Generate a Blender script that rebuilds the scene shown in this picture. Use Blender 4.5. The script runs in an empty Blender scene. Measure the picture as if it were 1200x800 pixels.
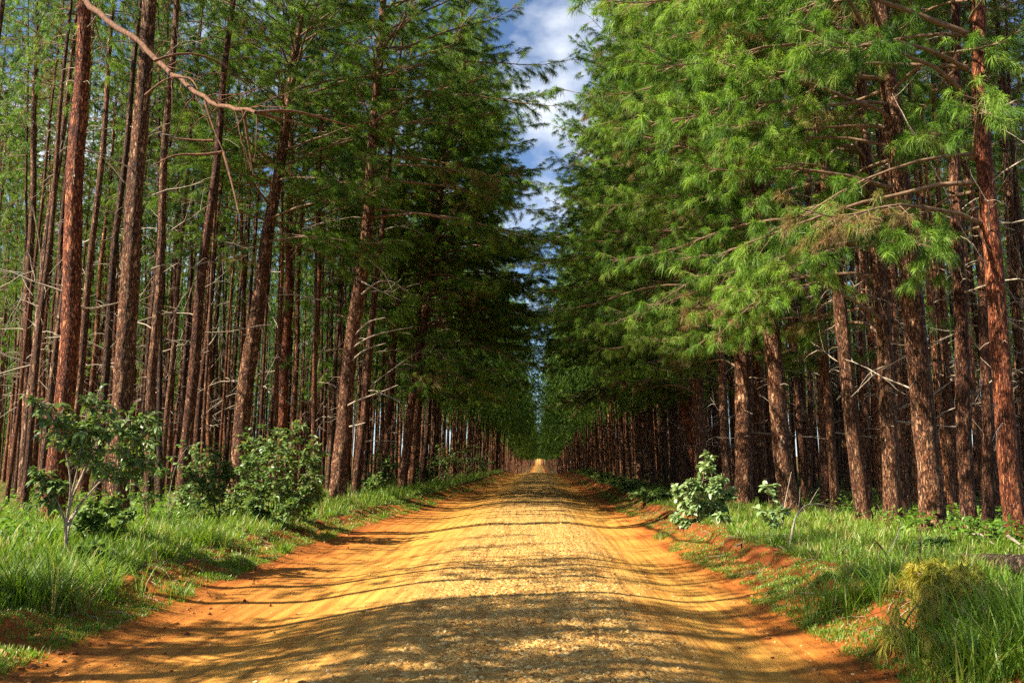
import bpy, math, random
import numpy as np
R = math.radians
rng = np.random.default_rng(7)
random.seed(7)
scene = bpy.context.scene
COL = scene.collection

# ------------------------------------------------------------------ noise
def _hash(ix, iy, seed):
    h = (ix.astype(np.int64) * 374761393 + iy.astype(np.int64) * 668265263 + seed * 974711) & 0xffffffff
    h = ((h ^ (h >> 13)) * 1274126177) & 0xffffffff
    h = h ^ (h >> 16)
    return (h & 0xffff) / 65535.0

def vnoise(x, y, seed=0, px=None):
    x = np.asarray(x, float); y = np.asarray(y, float)
    ix = np.floor(x); iy = np.floor(y)
    fx = x - ix; fy = y - iy
    fx = fx * fx * (3 - 2 * fx); fy = fy * fy * (3 - 2 * fy)
    ix = ix.astype(np.int64); iy = iy.astype(np.int64)
    def H(a, b):
        if px: a = a % px
        return _hash(a, b, seed)
    return (H(ix, iy) * (1 - fx) + H(ix + 1, iy) * fx) * (1 - fy) + (H(ix, iy + 1) * (1 - fx) + H(ix + 1, iy + 1) * fx) * fy

def fbm(x, y, seed=0, octs=4):
    s = 0; a = 0.5; f = 1.0
    for o in range(octs):
        s = s + a * (vnoise(x * f, y * f, seed + o * 17) - 0.5)
        a *= 0.5; f *= 2.03
    return s

def sstep(a, b, x):
    t = np.clip((np.asarray(x, float) - a) / (b - a), 0, 1)
    return t * t * (3 - 2 * t)

# ------------------------------------------------------------------ mesh building
class MB:
    """collects vertices, quads, tris with a material index and a tint per vertex"""
    def __init__(self):
        self.V = []; self.Q = []; self.T = []; self.qm = []; self.tm = []; self.A = []; self.n = 0
    def add(self, V, Q=None, T=None, mat=0, tint=0.5):
        V = np.asarray(V, np.float32).reshape(-1, 3)
        self.V.append(V)
        t = np.empty(len(V), np.float32); t[:] = tint
        self.A.append(t)
        if Q is not None and len(Q):
            Q = np.asarray(Q, np.int32).reshape(-1, 4) + self.n
            self.Q.append(Q); self.qm.append(np.full(len(Q), mat, np.int32))
        if T is not None and len(T):
            T = np.asarray(T, np.int32).reshape(-1, 3) + self.n
            self.T.append(T); self.tm.append(np.full(len(T), mat, np.int32))
        self.n += len(V)
    def arrays(self):
        V = np.concatenate(self.V); A = np.concatenate(self.A)
        Q = np.concatenate(self.Q) if self.Q else np.zeros((0, 4), np.int32)
        T = np.concatenate(self.T) if self.T else np.zeros((0, 3), np.int32)
        qm = np.concatenate(self.qm) if self.qm else np.zeros(0, np.int32)
        tm = np.concatenate(self.tm) if self.tm else np.zeros(0, np.int32)
        return V, A, Q, T, qm, tm
    def mesh(self, name, mats, smooth=True):
        V, A, Q, T, qm, tm = self.arrays()
        me = bpy.data.meshes.new(name)
        me.vertices.add(len(V)); me.vertices.foreach_set('co', V.ravel())
        me.loops.add(len(Q) * 4 + len(T) * 3)
        me.loops.foreach_set('vertex_index', np.concatenate([Q.ravel(), T.ravel()]).astype(np.int32))
        me.polygons.add(len(Q) + len(T))
        st = np.concatenate([np.arange(len(Q)) * 4, len(Q) * 4 + np.arange(len(T)) * 3]).astype(np.int32)
        me.polygons.foreach_set('loop_start', st)
        me.polygons.foreach_set('material_index', np.concatenate([qm, tm]).astype(np.int32))
        me.polygons.foreach_set('use_smooth', np.full(len(Q) + len(T), smooth, bool))
        a = me.attributes.new('tint', 'FLOAT', 'POINT'); a.data.foreach_set('value', A)
        for m in mats: me.materials.append(m)
        me.update(calc_edges=True)
        return me

def norm(v):
    return v / np.maximum(np.linalg.norm(v, axis=-1, keepdims=True), 1e-9)

def tubes(P, Rad, sides):
    """batch of tubes: P (B,n,3), Rad (B,n) -> verts, quads (open ended, last ring closes to its radius)"""
    B, n, _ = P.shape
    D = np.empty_like(P)
    D[:, 1:-1] = P[:, 2:] - P[:, :-2]; D[:, 0] = P[:, 1] - P[:, 0]; D[:, -1] = P[:, -1] - P[:, -2]
    D = norm(D)
    ref = np.zeros((B, 1, 3)); m = np.abs(D[:, :1, 2]) > 0.85
    ref[..., 2] = np.where(m, 0, 1); ref[..., 0] = np.where(m, 1, 0)
    U = norm(np.cross(D, np.broadcast_to(ref, D.shape))); W = np.cross(D, U)
    th = np.arange(sides) * 2 * math.pi / sides
    V = P[:, :, None, :] + Rad[:, :, None, None] * (U[:, :, None, :] * np.cos(th)[None, None, :, None] + W[:, :, None, :] * np.sin(th)[None, None, :, None])
    b = np.arange(B)[:, None, None]; i = np.arange(n - 1)[None, :, None]; k = np.arange(sides)[None, None, :]
    k2 = (k + 1) % sides
    idx = lambda ii, kk: (b * n + ii) * sides + kk
    Q = np.stack(np.broadcast_arrays(idx(i, k), idx(i, k2), idx(i + 1, k2), idx(i + 1, k)), -1).reshape(-1, 4)
    return V.reshape(-1, 3), Q

def curve_pts(p0, d0, L, n, droop=0.0, wob=0.0, r=rng):
    """one bent limb: starts at p0 along d0, sags by droop*L, wobbles"""
    s = np.linspace(0, 1, n)[:, None]
    P = np.asarray(p0)[None] + np.asarray(d0)[None] * L * s
    P[:, 2] -= droop * L * s[:, 0] ** 2
    if wob:
        w = np.cumsum(r.normal(0, wob * L / n, (n, 3)), 0); w -= w[0]
        P = P + w
    return P

def needles(B, D, K, length, width, droop, spread, r, back=0.06):
    """K needles for each shoot tip. 5 vertices each"""
    T = len(B)
    d = norm(D[:, None, :] + r.normal(0, spread, (T, K, 3)))
    L = length * r.uniform(0.7, 1.15, (T, K, 1))
    p0 = B[:, None, :] - D[:, None, :] * back * r.uniform(0, 1, (T, K, 1)) * (length / 0.25)
    g = np.array([0, 0, -1.0])
    p1 = p0 + d * L * 0.5 + g * L * droop * 0.2
    p2 = p0 + d * L * (0.92 - 0.15 * droop) + g * L * droop * 0.75
    side = norm(np.cross(d, r.normal(0, 1, (T, K, 3)))) * width * 0.5
    V = np.stack([p0 - side * .6, p0 + side * .6, p1 + side, p1 - side, p2], 2).reshape(-1, 3)
    n = T * K
    o = np.arange(n)[:, None] * 5
    return V, o + np.array([[0, 1, 2, 3]]), o + np.array([[3, 2, 4]])

# ------------------------------------------------------------------ materials
def new_mat(name):
    m = bpy.data.materials.new(name); m.use_nodes = True
    nt = m.node_tree; nt.nodes.clear()
    return m, nt, nt.nodes, nt.links

def node(nodes, t, **kw):
    n = nodes.new(t)
    for k, v in kw.items(): setattr(n, k, v)
    return n

def ramp(nodes, pts, interp='LINEAR'):
    n = nodes.new('ShaderNodeValToRGB'); n.color_ramp.interpolation = interp
    el = n.color_ramp.elements
    while len(el) < len(pts): el.new(0.5)
    for e, (p, c) in zip(el, pts):
        e.position = p; e.color = (*c, 1)
    return n

def mix(nodes, links, fac, a, b, blend='MIX'):
    n = nodes.new('ShaderNodeMix'); n.data_type = 'RGBA'; n.blend_type = blend
    for sock, v in ((0, fac), (6, a), (7, b)):
        if hasattr(v, 'links') or hasattr(v, 'is_linked'): links.new(v, n.inputs[sock])
        elif isinstance(v, (int, float)): n.inputs[sock].default_value = v
        else: n.inputs[sock].default_value = (*v, 1)
    return n.outputs[2]

def math_n(nodes, links, op, a, b=None):
    n = nodes.new('ShaderNodeMath'); n.operation = op
    for i, v in enumerate((a, b)):
        if v is None: continue
        if isinstance(v, (int, float)): n.inputs[i].default_value = v
        else: links.new(v, n.inputs[i])
    return n.outputs[0]

def leaf_mat(name, stops, rough=0.45, trans=0.3, spec=0.4, tcol=(1.3, 1.35, 0.6)):
    m, nt, N, L = new_mat(name)
    at = node(N, 'ShaderNodeAttribute', attribute_name='tint')
    oi = N.new('ShaderNodeObjectInfo')
    cr = ramp(N, stops); L.new(at.outputs['Fac'], cr.inputs[0])
    hsv = N.new('ShaderNodeHueSaturation')
    L.new(cr.outputs[0], hsv.inputs['Color'])
    mr = N.new('ShaderNodeMapRange'); L.new(oi.outputs['Random'], mr.inputs[0])
    mr.inputs[3].default_value = 0.8; mr.inputs[4].default_value = 1.2
    L.new(mr.outputs[0], hsv.inputs['Value'])
    p = N.new('ShaderNodeBsdfPrincipled')
    L.new(hsv.outputs[0], p.inputs['Base Color'])
    p.inputs['Roughness'].default_value = rough
    p.inputs['Specular IOR Level'].default_value = spec
    t = N.new('ShaderNodeBsdfTranslucent')
    tc = mix(N, L, 1.0, hsv.outputs[0], tcol, 'MULTIPLY'); L.new(tc, t.inputs[0])
    ms = N.new('ShaderNodeMixShader'); ms.inputs[0].default_value = trans
    L.new(p.outputs[0], ms.inputs[1]); L.new(t.outputs[0], ms.inputs[2])
    o = N.new('ShaderNodeOutputMaterial'); L.new(ms.outputs[0], o.inputs[0])
    return m

def bark_mat(name, dark, mid, light, scale=1.0, bump=0.9):
    m, nt, N, L = new_mat(name)
    tc = N.new('ShaderNodeTexCoord'); oi = N.new('ShaderNodeObjectInfo')
    mp = N.new('ShaderNodeMapping'); mp.inputs['Scale'].default_value = (19 * scale, 19 * scale, 5.6 * scale)
    add = N.new('ShaderNodeVectorMath'); add.operation = 'ADD'
    L.new(tc.outputs['Object'], add.inputs[0])
    rv = math_n(N, L, 'MULTIPLY', oi.outputs['Random'], 37.0)
    L.new(rv, add.inputs[1]); L.new(add.outputs[0], mp.inputs[0])
    nz = N.new('ShaderNodeTexNoise'); nz.inputs['Scale'].default_value = 1.1; nz.inputs['Detail'].default_value = 4
    L.new(mp.outputs[0], nz.inputs['Vector'])
    dist = N.new('ShaderNodeVectorMath'); dist.operation = 'SCALE'; dist.inputs[3].default_value = 1.7
    L.new(nz.outputs['Color'], dist.inputs[0])
    add2 = N.new('ShaderNodeVectorMath'); add2.operation = 'ADD'
    L.new(mp.outputs[0], add2.inputs[0]); L.new(dist.outputs[0], add2.inputs[1])
    vo = N.new('ShaderNodeTexVoronoi'); vo.feature = 'DISTANCE_TO_EDGE'; vo.inputs['Scale'].default_value = 1.0
    L.new(add2.outputs[0], vo.inputs['Vector'])
    vc = N.new('ShaderNodeTexVoronoi'); vc.inputs['Scale'].default_value = 1.0
    L.new(add2.outputs[0], vc.inputs['Vector'])
    crack = ramp(N, [(0.0, (0, 0, 0)), (0.16, (1, 1, 1))]); L.new(vo.outputs['Distance'], crack.inputs[0])
    sep = N.new('ShaderNodeSeparateColor'); L.new(vc.outputs['Color'], sep.inputs[0])
    plate = ramp(N, [(0.0, dark), (0.35, mid), (0.62, tuple((a+b)/2 for a,b in zip(dark,mid))), (0.8, mid), (0.93, light), (1.0, tuple(c*1.25 for c in light))]); L.new(sep.outputs[0], plate.inputs[0])
    fine = N.new('ShaderNodeTexNoise'); fine.inputs['Scale'].default_value = 2.3; fine.inputs['Detail'].default_value = 6
    L.new(mp.outputs[0], fine.inputs['Vector'])
    fr = ramp(N, [(0.52, (0, 0, 0)), (0.62, (1, 1, 1))]); L.new(fine.outputs['Fac'], fr.inputs[0])
    col = mix(N, L, math_n(N, L, 'MULTIPLY', fr.outputs[0], 0.75), plate.outputs[0], light)
    fd = ramp(N, [(0.3, (0.4, 0.36, 0.34)), (0.5, (1, 1, 1))]); L.new(fine.outputs['Fac'], fd.inputs[0])
    col = mix(N, L, 1.0, col, fd.outputs[0], 'MULTIPLY')
    cb = N.new('ShaderNodeTexNoise'); cb.inputs['Scale'].default_value = .5; L.new(mp.outputs[0], cb.inputs['Vector'])
    cbr = ramp(N, [(0.38, (0.15, 0.15, 0.15)), (0.6, (0.95, 0.95, 0.95))]); L.new(cb.outputs['Fac'], cbr.inputs[0])
    inv = math_n(N, L, 'MULTIPLY', math_n(N, L, 'SUBTRACT', 1.0, crack.outputs[0]), cbr.outputs[0])
    col = mix(N, L, inv, col, tuple(c * 0.35 for c in dark))
    col = mix(N, L, 1.0, col, oi.outputs['Color'], 'MULTIPLY')
    ta = node(N, 'ShaderNodeAttribute', attribute_name='tint')
    tr = ramp(N, [(0.0, (0.55, 0.6, 0.65)), (0.5, (1, 1, 1)), (1.0, (1.7, 1.5, 1.3))]); L.new(ta.outputs['Fac'], tr.inputs[0])
    col = mix(N, L, 1.0, col, tr.outputs[0], 'MULTIPLY')
    # large soft stains up the stem
    big = N.new('ShaderNodeTexNoise'); big.inputs['Scale'].default_value = 0.09; big.inputs['Detail'].default_value = 3
    L.new(mp.outputs[0], big.inputs['Vector'])
    br = ramp(N, [(0.35, (0.65, 0.6, 0.58)), (0.62, (1.15, 1.1, 1.05))]); L.new(big.outputs['Fac'], br.inputs[0])
    col = mix(N, L, 0.8, col, br.outputs[0], 'MULTIPLY')
    p = N.new('ShaderNodeBsdfPrincipled'); L.new(col, p.inputs['Base Color'])
    p.inputs['Roughness'].default_value = 0.85; p.inputs['Specular IOR Level'].default_value = 0.25
    h = math_n(N, L, 'ADD', crack.outputs[0], math_n(N, L, 'MULTIPLY', fine.outputs['Fac'], 0.7))
    bp = N.new('ShaderNodeBump'); bp.inputs['Strength'].default_value = 1.0; bp.inputs['Distance'].default_value = 0.06 * bump
    L.new(h, bp.inputs['Height']); L.new(bp.outputs[0], p.inputs['Normal'])
    o = N.new('ShaderNodeOutputMaterial'); L.new(p.outputs[0], o.inputs[0])
    return m

def plain_mat(name, stops, scale=8.0, rough=0.85, bump=0.4, stretch=(1, 1, 1)):
    m, nt, N, L = new_mat(name)
    tc = N.new('ShaderNodeTexCoord')
    mp = N.new('ShaderNodeMapping'); mp.inputs['Scale'].default_value = stretch
    L.new(tc.outputs['Object'], mp.inputs[0])
    nz = N.new('ShaderNodeTexNoise'); nz.inputs['Scale'].default_value = scale; nz.inputs['Detail'].default_value = 6
    L.new(mp.outputs[0], nz.inputs['Vector'])
    at = node(N, 'ShaderNodeAttribute', attribute_name='tint')
    f = math_n(N, L, 'ADD', nz.outputs['Fac'], math_n(N, L, 'MULTIPLY', math_n(N, L, 'SUBTRACT', at.outputs['Fac'], 0.5), 0.6))
    cr = ramp(N, stops); L.new(f, cr.inputs[0])
    p = N.new('ShaderNodeBsdfPrincipled'); L.new(cr.outputs[0], p.inputs['Base Color'])
    p.inputs['Roughness'].default_value = rough; p.inputs['Specular IOR Level'].default_value = 0.25
    bp = N.new('ShaderNodeBump'); bp.inputs['Strength'].default_value = bump; bp.inputs['Distance'].default_value = 0.02
    L.new(nz.outputs['Fac'], bp.inputs['Height']); L.new(bp.outputs[0], p.inputs['Normal'])
    o = N.new('ShaderNodeOutputMaterial'); L.new(p.outputs[0], o.inputs[0])
    return m

M_BARK = bark_mat('pine_bark', (0.065, 0.023, 0.010), (0.185, 0.064, 0.023), (0.46, 0.26, 0.135))
M_LIMB = plain_mat('limb_wood', [(0.3, (0.10, 0.055, 0.03)), (0.7, (0.27, 0.17, 0.10))], 6, bump=0.5, stretch=(3, 3, 3))
M_SNAP = plain_mat('snapped_limb_wood', [(0.3, (0.06, 0.025, 0.012)), (0.7, (0.22, 0.105, 0.05))], 7, bump=0.9, stretch=(3, 3, 1.5))
M_DEAD = plain_mat('dead_wood', [(0.3, (0.18, 0.13, 0.09)), (0.7, (0.45, 0.36, 0.26))], 9, bump=0.5, stretch=(3, 3, 3))
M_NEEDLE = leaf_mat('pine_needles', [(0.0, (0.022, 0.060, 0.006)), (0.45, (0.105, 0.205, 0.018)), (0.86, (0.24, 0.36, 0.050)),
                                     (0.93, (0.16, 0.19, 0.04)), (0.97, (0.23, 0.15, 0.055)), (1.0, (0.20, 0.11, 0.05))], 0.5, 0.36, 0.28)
M_GRASS = leaf_mat('grass_blades', [(0.0, (0.040, 0.095, 0.010)), (0.5, (0.125, 0.225, 0.018)), (0.8, (0.215, 0.31, 0.035)), (0.92, (0.30, 0.28, 0.07)), (1.0, (0.40, 0.30, 0.12))], 0.45, 0.38, 0.35)
M_BROAD = leaf_mat('broad_leaves', [(0.0, (0.05, 0.10, 0.024)), (0.5, (0.14, 0.225, 0.055)), (0.93, (0.28, 0.36, 0.13)), (1.0, (0.38, 0.33, 0.09))], 0.42, 0.32, 0.4)
M_PALE = leaf_mat('pale_leaves', [(0.0, (0.09, 0.15, 0.05)), (0.5, (0.19, 0.27, 0.10)), (1.0, (0.34, 0.40, 0.19))], 0.4, 0.25, 0.5)
M_UNDER = leaf_mat('ground_cover', [(0.0, (0.05, 0.11, 0.015)), (0.6, (0.12, 0.23, 0.025)), (1.0, (0.22, 0.33, 0.05))], 0.45, 0.4, 0.35)
M_GOLD = leaf_mat('yellowing_needles', [(0.0, (0.15, 0.19, 0.025)), (0.5, (0.36, 0.33, 0.04)), (1.0, (0.50, 0.37, 0.06))], 0.5, 0.35, 0.3)

# ------------------------------------------------------------------ road and terrain
PITCH, YAW, FPX = math.atan(140 / 1100), math.atan(32 / 1100), 1100.0
CAMZ = 1.5

def longprof(Y):
    Y = np.asarray(Y, float)
    return -3.2 * sstep(118, 280, Y) + 1.3 * sstep(300, 700, Y) + 9.0 * sstep(760, 1200, Y)

def edge_l(Y):
    return -4.55 - 0.5 * vnoise(Y * 0.23, Y * 0 + 3.1, 5) - 0.35 * (vnoise(Y * 0.9, Y * 0 + 1.1, 6) - .5) + 0.55 * sstep(20, 60, Y)
def edge_r(Y):
    return 3.1 + 0.4 * vnoise(Y * 0.21, Y * 0 + 7.7, 8) + 0.4 * (vnoise(Y * 0.8, Y * 0 + 2.1, 9) - .5) + 0.35 * sstep(15, 50, Y)

def road_h(X, Y):
    el, er = edge_l(Y), edge_r(Y)
    c = -0.2
    h = -0.15 * sstep(0.7, 2.1, np.abs(X - c) * np.where(X < c, 0.78, 1.05))
    h = h - 0.035 * np.exp(-((X + 3.0) / 0.5) ** 2) - 0.03 * np.exp(-((X - 1.95) / 0.35) ** 2)
    # banks: inset a bit from the edge, then steep
    dl = el - X; dr = X - er
    for d, sd, top in ((dl, 3, 0.27), (dr, 4, 0.33)):
        jag = 0.22 * fbm(X * 1.3, Y * 1.6, 30 + sd, 4) + 0.10 * (vnoise(X * 5, Y * 4.5, 50 + sd) - .5)
        dd = d + jag
        h = h + top * (0.5 * sstep(-0.95, -0.05, dd) + 0.5 * sstep(-0.2, 0.14, dd))
        h = h + 0.05 * (vnoise(X * 9, Y * 9, 60 + sd) - .5) * sstep(-0.7, -0.1, dd)
        h = h - 0.5 * sstep(0.35, 0.8, d)
    # ripples along the travel direction and small lumps
    h = h + 0.035 * fbm(X * 1.6, Y * 0.55, 11, 3)
    cen = np.exp(-((X - c) / 1.35) ** 4)
    h = h + cen * (0.030 * fbm(X * 7, Y * 5.5, 12, 3) + 0.018 * (vnoise(X * 24, Y * 15, 13) - 0.5))
    h = h + (1 - cen) * (0.010 * fbm(X * 9, Y * 2.2, 14, 3))
    h = h + 0.07 * (vnoise(X * 0.35, Y * 0.30, 15) - .5)
    return h + longprof(Y)

def verge_h(X, Y):
    h = 0.20 + 0.16 * fbm(X * 0.5, Y * 0.5, 21, 3) + 0.35 * fbm(X * 0.08, Y * 0.08, 22, 2)
    return h + longprof(Y)

def ground_h(X, Y):
    el, er = edge_l(Y), edge_r(Y)
    d = np.maximum(el - X, X - er)      # >0 outside the road
    return verge_h(X, Y) - 0.75 * (1 - sstep(-0.12, 0.28, d))

def surf(X, Y):
    X = np.asarray(X, float); Y = np.asarray(Y, float)
    inr = (X > -5.7) & (X < 4.3)
    return np.where(inr, np.maximum(road_h(X, Y), ground_h(X, Y)), ground_h(X, Y))

def at(px, py, h=None):
    """ground point seen at a photo pixel (photo measured at 1200x800)"""
    d = ray(px, py)
    z = -0.0
    t = CAMZ / max(-d[2], 1e-4)
    for _ in range(12):
        X, Y = d[0] * t, d[1] * t
        g = float(surf(X, Y)) if h is None else h
        t = (CAMZ - g) / max(-d[2], 1e-4)
    return d[0] * t, d[1] * t

def ray(px, py):
    x = (px - 600) / FPX; y = (400 - py) / FPX
    cp, sp = math.cos(PITCH), math.sin(PITCH)
    f = np.array([0, cp, sp]); u = np.array([0, -sp, cp]); r = np.array([1.0, 0, 0])
    d = f + x * r + y * u
    c, s = math.cos(YAW), math.sin(YAW)
    return np.array([c * d[0] - s * d[1], s * d[0] + c * d[1], d[2]]) / math.hypot(d[0], d[1])

def grid_mesh(name, xs, ys, hf, mats):
    Xg, Yg = np.meshgrid(xs, ys)
    V = np.stack([Xg, Yg, hf(Xg, Yg)], -1).reshape(-1, 3)
    nx, ny = len(xs), len(ys)
    i = np.arange(ny - 1)[:, None]; j = np.arange(nx - 1)[None]
    a = i * nx + j
    Q = np.stack([a, a + 1, a + nx + 1, a + nx], -1).reshape(-1, 4)
    mb = MB(); mb.add(V, Q=Q)
    return mb.mesh(name, mats)

def link(name, data, parent=None):
    o = bpy.data.objects.new(name, data); COL.objects.link(o)
    if parent is not None: o.parent = parent
    return o

def tag(o, label=None, cat=None, group=None, kind=None):
    if label: o['label'] = label
    if cat: o['category'] = cat
    if group: o['group'] = group
    if kind: o['kind'] = kind
    return o

def road_mat():
    m, nt, N, L = new_mat('dirt_road')
    g = N.new('ShaderNodeNewGeometry')
    sx = N.new('ShaderNodeSeparateXYZ'); L.new(g.outputs['Position'], sx.inputs[0])
    # wobbling distance from the road centre
    nz = N.new('ShaderNodeTexNoise'); nz.inputs['Scale'].default_value = 0.55; nz.inputs['Detail'].default_value = 5
    L.new(g.outputs['Position'], nz.inputs['Vector'])
    xs = math_n(N, L, 'ADD', sx.outputs[0], math_n(N, L, 'MULTIPLY', math_n(N, L, 'SUBTRACT', nz.outputs['Fac'], 0.5), 1.5))
    left = N.new('ShaderNodeMapRange'); L.new(xs, left.inputs[0]); left.inputs[1].default_value = -5.2; left.inputs[2].default_value = 4.0
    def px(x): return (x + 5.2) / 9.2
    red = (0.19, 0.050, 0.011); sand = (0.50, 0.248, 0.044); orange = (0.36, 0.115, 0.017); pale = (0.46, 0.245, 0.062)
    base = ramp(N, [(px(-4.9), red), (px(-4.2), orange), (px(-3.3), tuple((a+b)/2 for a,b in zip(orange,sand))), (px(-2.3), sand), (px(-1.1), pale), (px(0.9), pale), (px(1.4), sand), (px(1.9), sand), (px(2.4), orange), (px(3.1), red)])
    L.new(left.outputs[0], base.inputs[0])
    n2 = N.new('ShaderNodeTexNoise'); n2.inputs['Scale'].default_value = 1.7; n2.inputs['Detail'].default_value = 8; n2.inputs['Roughness'].default_value = 0.65
    mp = N.new('ShaderNodeMapping'); mp.inputs['Scale'].default_value = (1.6, 0.55, 1); L.new(g.outputs['Position'], mp.inputs[0]); L.new(mp.outputs[0], n2.inputs['Vector'])
    r2 = ramp(N, [(0.3, (0.70, 0.60, 0.50)), (0.5, (1, 1, 1)), (0.72, (1.12, 1.08, 1.0))]); L.new(n2.outputs['Fac'], r2.inputs[0])
    col = mix(N, L, 1.0, base.outputs[0], r2.outputs[0], 'MULTIPLY')
    # gravel crust in the middle
    cen = ramp(N, [(px(-1.7), (0, 0, 0)), (px(-0.9), (1, 1, 1)), (px(0.7), (1, 1, 1)), (px(1.3), (0.1, 0.1, 0.1)), (px(1.7), (0, 0, 0))]); L.new(left.outputs[0], cen.inputs[0])
    mv = N.new('ShaderNodeMapping'); mv.inputs['Scale'].default_value = (22, 17, 22); L.new(g.outputs['Position'], mv.inputs[0])
    vo = N.new('ShaderNodeTexVoronoi'); vo.inputs['Scale'].default_value = 1.0; L.new(mv.outputs[0], vo.inputs['Vector'])
    sep = N.new('ShaderNodeSeparateColor'); L.new(vo.outputs['Color'], sep.inputs[0])
    st = ramp(N, [(0.0, (0.22, 0.105, 0.026)), (0.45, (0.43, 0.25, 0.065)), (0.8, (0.58, 0.395, 0.125)), (1.0, (0.66, 0.52, 0.23))]); L.new(sep.outputs[0], st.inputs[0])
    pn = N.new('ShaderNodeTexNoise'); pn.inputs['Scale'].default_value = 1.3; pn.inputs['Detail'].default_value = 5; L.new(g.outputs['Position'], pn.inputs['Vector'])
    pr = N.new('ShaderNodeMapRange'); pr.inputs[1].default_value = .35; pr.inputs[2].default_value = .65; pr.inputs[3].default_value = .85; pr.inputs[4].default_value = .1; L.new(pn.outputs['Fac'], pr.inputs[0])
    sparse = math_n(N, L, 'GREATER_THAN', sep.outputs[1], pr.outputs[0])
    # tyre streaks along the road
    ms_ = N.new('ShaderNodeMapping'); ms_.inputs['Scale'].default_value = (5.5, 0.16, 1); L.new(g.outputs['Position'], ms_.inputs[0])
    sn = N.new('ShaderNodeTexNoise'); sn.inputs['Scale'].default_value = 1.6; sn.inputs['Detail'].default_value = 5; L.new(ms_.outputs[0], sn.inputs['Vector'])
    srp = ramp(N, [(0.36, (0.66, 0.54, 0.44)), (0.52, (1, 1, 1)), (0.68, (1.1, 1.08, 1.02))]); L.new(sn.outputs['Fac'], srp.inputs[0])
    col = mix(N, L, .8, col, srp.outputs[0], 'MULTIPLY')
    col = mix(N, L, math_n(N, L, 'MULTIPLY', math_n(N, L, 'MULTIPLY', cen.outputs[0], sparse), 0.58), col, st.outputs[0])
    # fine grit everywhere
    n3 = N.new('ShaderNodeTexNoise'); n3.inputs['Scale'].default_value = 55; n3.inputs['Detail'].default_value = 4; L.new(g.outputs['Position'], n3.inputs['Vector'])
    r3 = ramp(N, [(0.32, (0.72, 0.66, 0.6)), (0.5, (1, 1, 1)), (0.7, (1.1, 1.1, 1.1))]); L.new(n3.outputs['Fac'], r3.inputs[0])
    col = mix(N, L, 0.8, col, r3.outputs[0], 'MULTIPLY')
    p = N.new('ShaderNodeBsdfPrincipled'); L.new(col, p.inputs['Base Color']); p.inputs['Roughness'].default_value = 0.9; p.inputs['Specular IOR Level'].default_value = 0.15
    hv = math_n(N, L, 'MULTIPLY', math_n(N, L, 'SUBTRACT', 1.0, vo.outputs['Distance']), cen.outputs[0])
    h = math_n(N, L, 'ADD', hv, math_n(N, L, 'MULTIPLY', n3.outputs['Fac'], 0.16))
    h = math_n(N, L, 'ADD', h, math_n(N, L, 'MULTIPLY', n2.outputs['Fac'], 1.2))
    h = math_n(N, L, 'ADD', h, math_n(N, L, 'MULTIPLY', sn.outputs['Fac'], 1.3))
    bp = N.new('ShaderNodeBump'); bp.inputs['Strength'].default_value = 0.9; bp.inputs['Distance'].default_value = 0.03
    L.new(h, bp.inputs['Height']); L.new(bp.outputs[0], p.inputs['Normal'])
    o = N.new('ShaderNodeOutputMaterial'); L.new(p.outputs[0], o.inputs[0])
    return m

def floor_mat():
    m, nt, N, L = new_mat('forest_floor')
    g = N.new('ShaderNodeNewGeometry')
    n1 = N.new('ShaderNodeTexNoise'); n1.inputs['Scale'].default_value = 0.6; n1.inputs['Detail'].default_value = 6; L.new(g.outputs['Position'], n1.inputs['Vector'])
    n2 = N.new('ShaderNodeTexNoise'); n2.inputs['Scale'].default_value = 14; n2.inputs['Detail'].default_value = 6; L.new(g.outputs['Position'], n2.inputs['Vector'])
    c1 = ramp(N, [(0.35, (0.17, 0.085, 0.035)), (0.5, (0.12, 0.085, 0.03)), (0.62, (0.055, 0.085, 0.018))]); L.new(n1.outputs['Fac'], c1.inputs[0])
    c2 = ramp(N, [(0.3, (0.45, 0.4, 0.35)), (0.7, (1.25, 1.2, 1.1))]); L.new(n2.outputs['Fac'], c2.inputs[0])
    col = mix(N, L, 1.0, c1.outputs[0], c2.outputs[0], 'MULTIPLY')
    p = N.new('ShaderNodeBsdfPrincipled'); L.new(col, p.inputs['Base Color']); p.inputs['Roughness'].default_value = 0.95; p.inputs['Specular IOR Level'].default_value = 0.1
    bp = N.new('ShaderNodeBump'); bp.inputs['Strength'].default_value = 0.8; bp.inputs['Distance'].default_value = 0.05
    L.new(n2.outputs['Fac'], bp.inputs['Height']); L.new(bp.outputs[0], p.inputs['Normal'])
    o = N.new('ShaderNodeOutputMaterial'); L.new(p.outputs[0], o.inputs[0])
    return m

ys = np.concatenate([np.arange(-12, 3.5, 0.25), np.arange(3.5, 13, 0.035), np.arange(13, 30, 0.07), np.arange(30, 80, 0.3), np.arange(80, 250, 1.2), np.arange(250, 1250, 8.0)])
xs = np.concatenate([np.arange(-5.7, -3.6, 0.035), np.arange(-3.6, -1.7, 0.06), np.arange(-1.7, 1.4, 0.03), np.arange(1.4, 2.3, 0.05), np.arange(2.3, 4.31, 0.035)])
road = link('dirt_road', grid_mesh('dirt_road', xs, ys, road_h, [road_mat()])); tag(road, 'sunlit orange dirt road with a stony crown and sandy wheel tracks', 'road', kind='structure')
gx = np.concatenate([-np.geomspace(2500, 30, 22), np.arange(-29, -7, 0.6), np.arange(-7, 6, 0.13), np.arange(6, 29, 0.6), np.geomspace(30, 2500, 22)])
gy = np.concatenate([-np.geomspace(600, 14, 10), np.arange(-12, 40, 0.16), np.arange(40, 120, 0.7), np.arange(120, 1250, 8), np.geomspace(1260, 4000, 10)])
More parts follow.
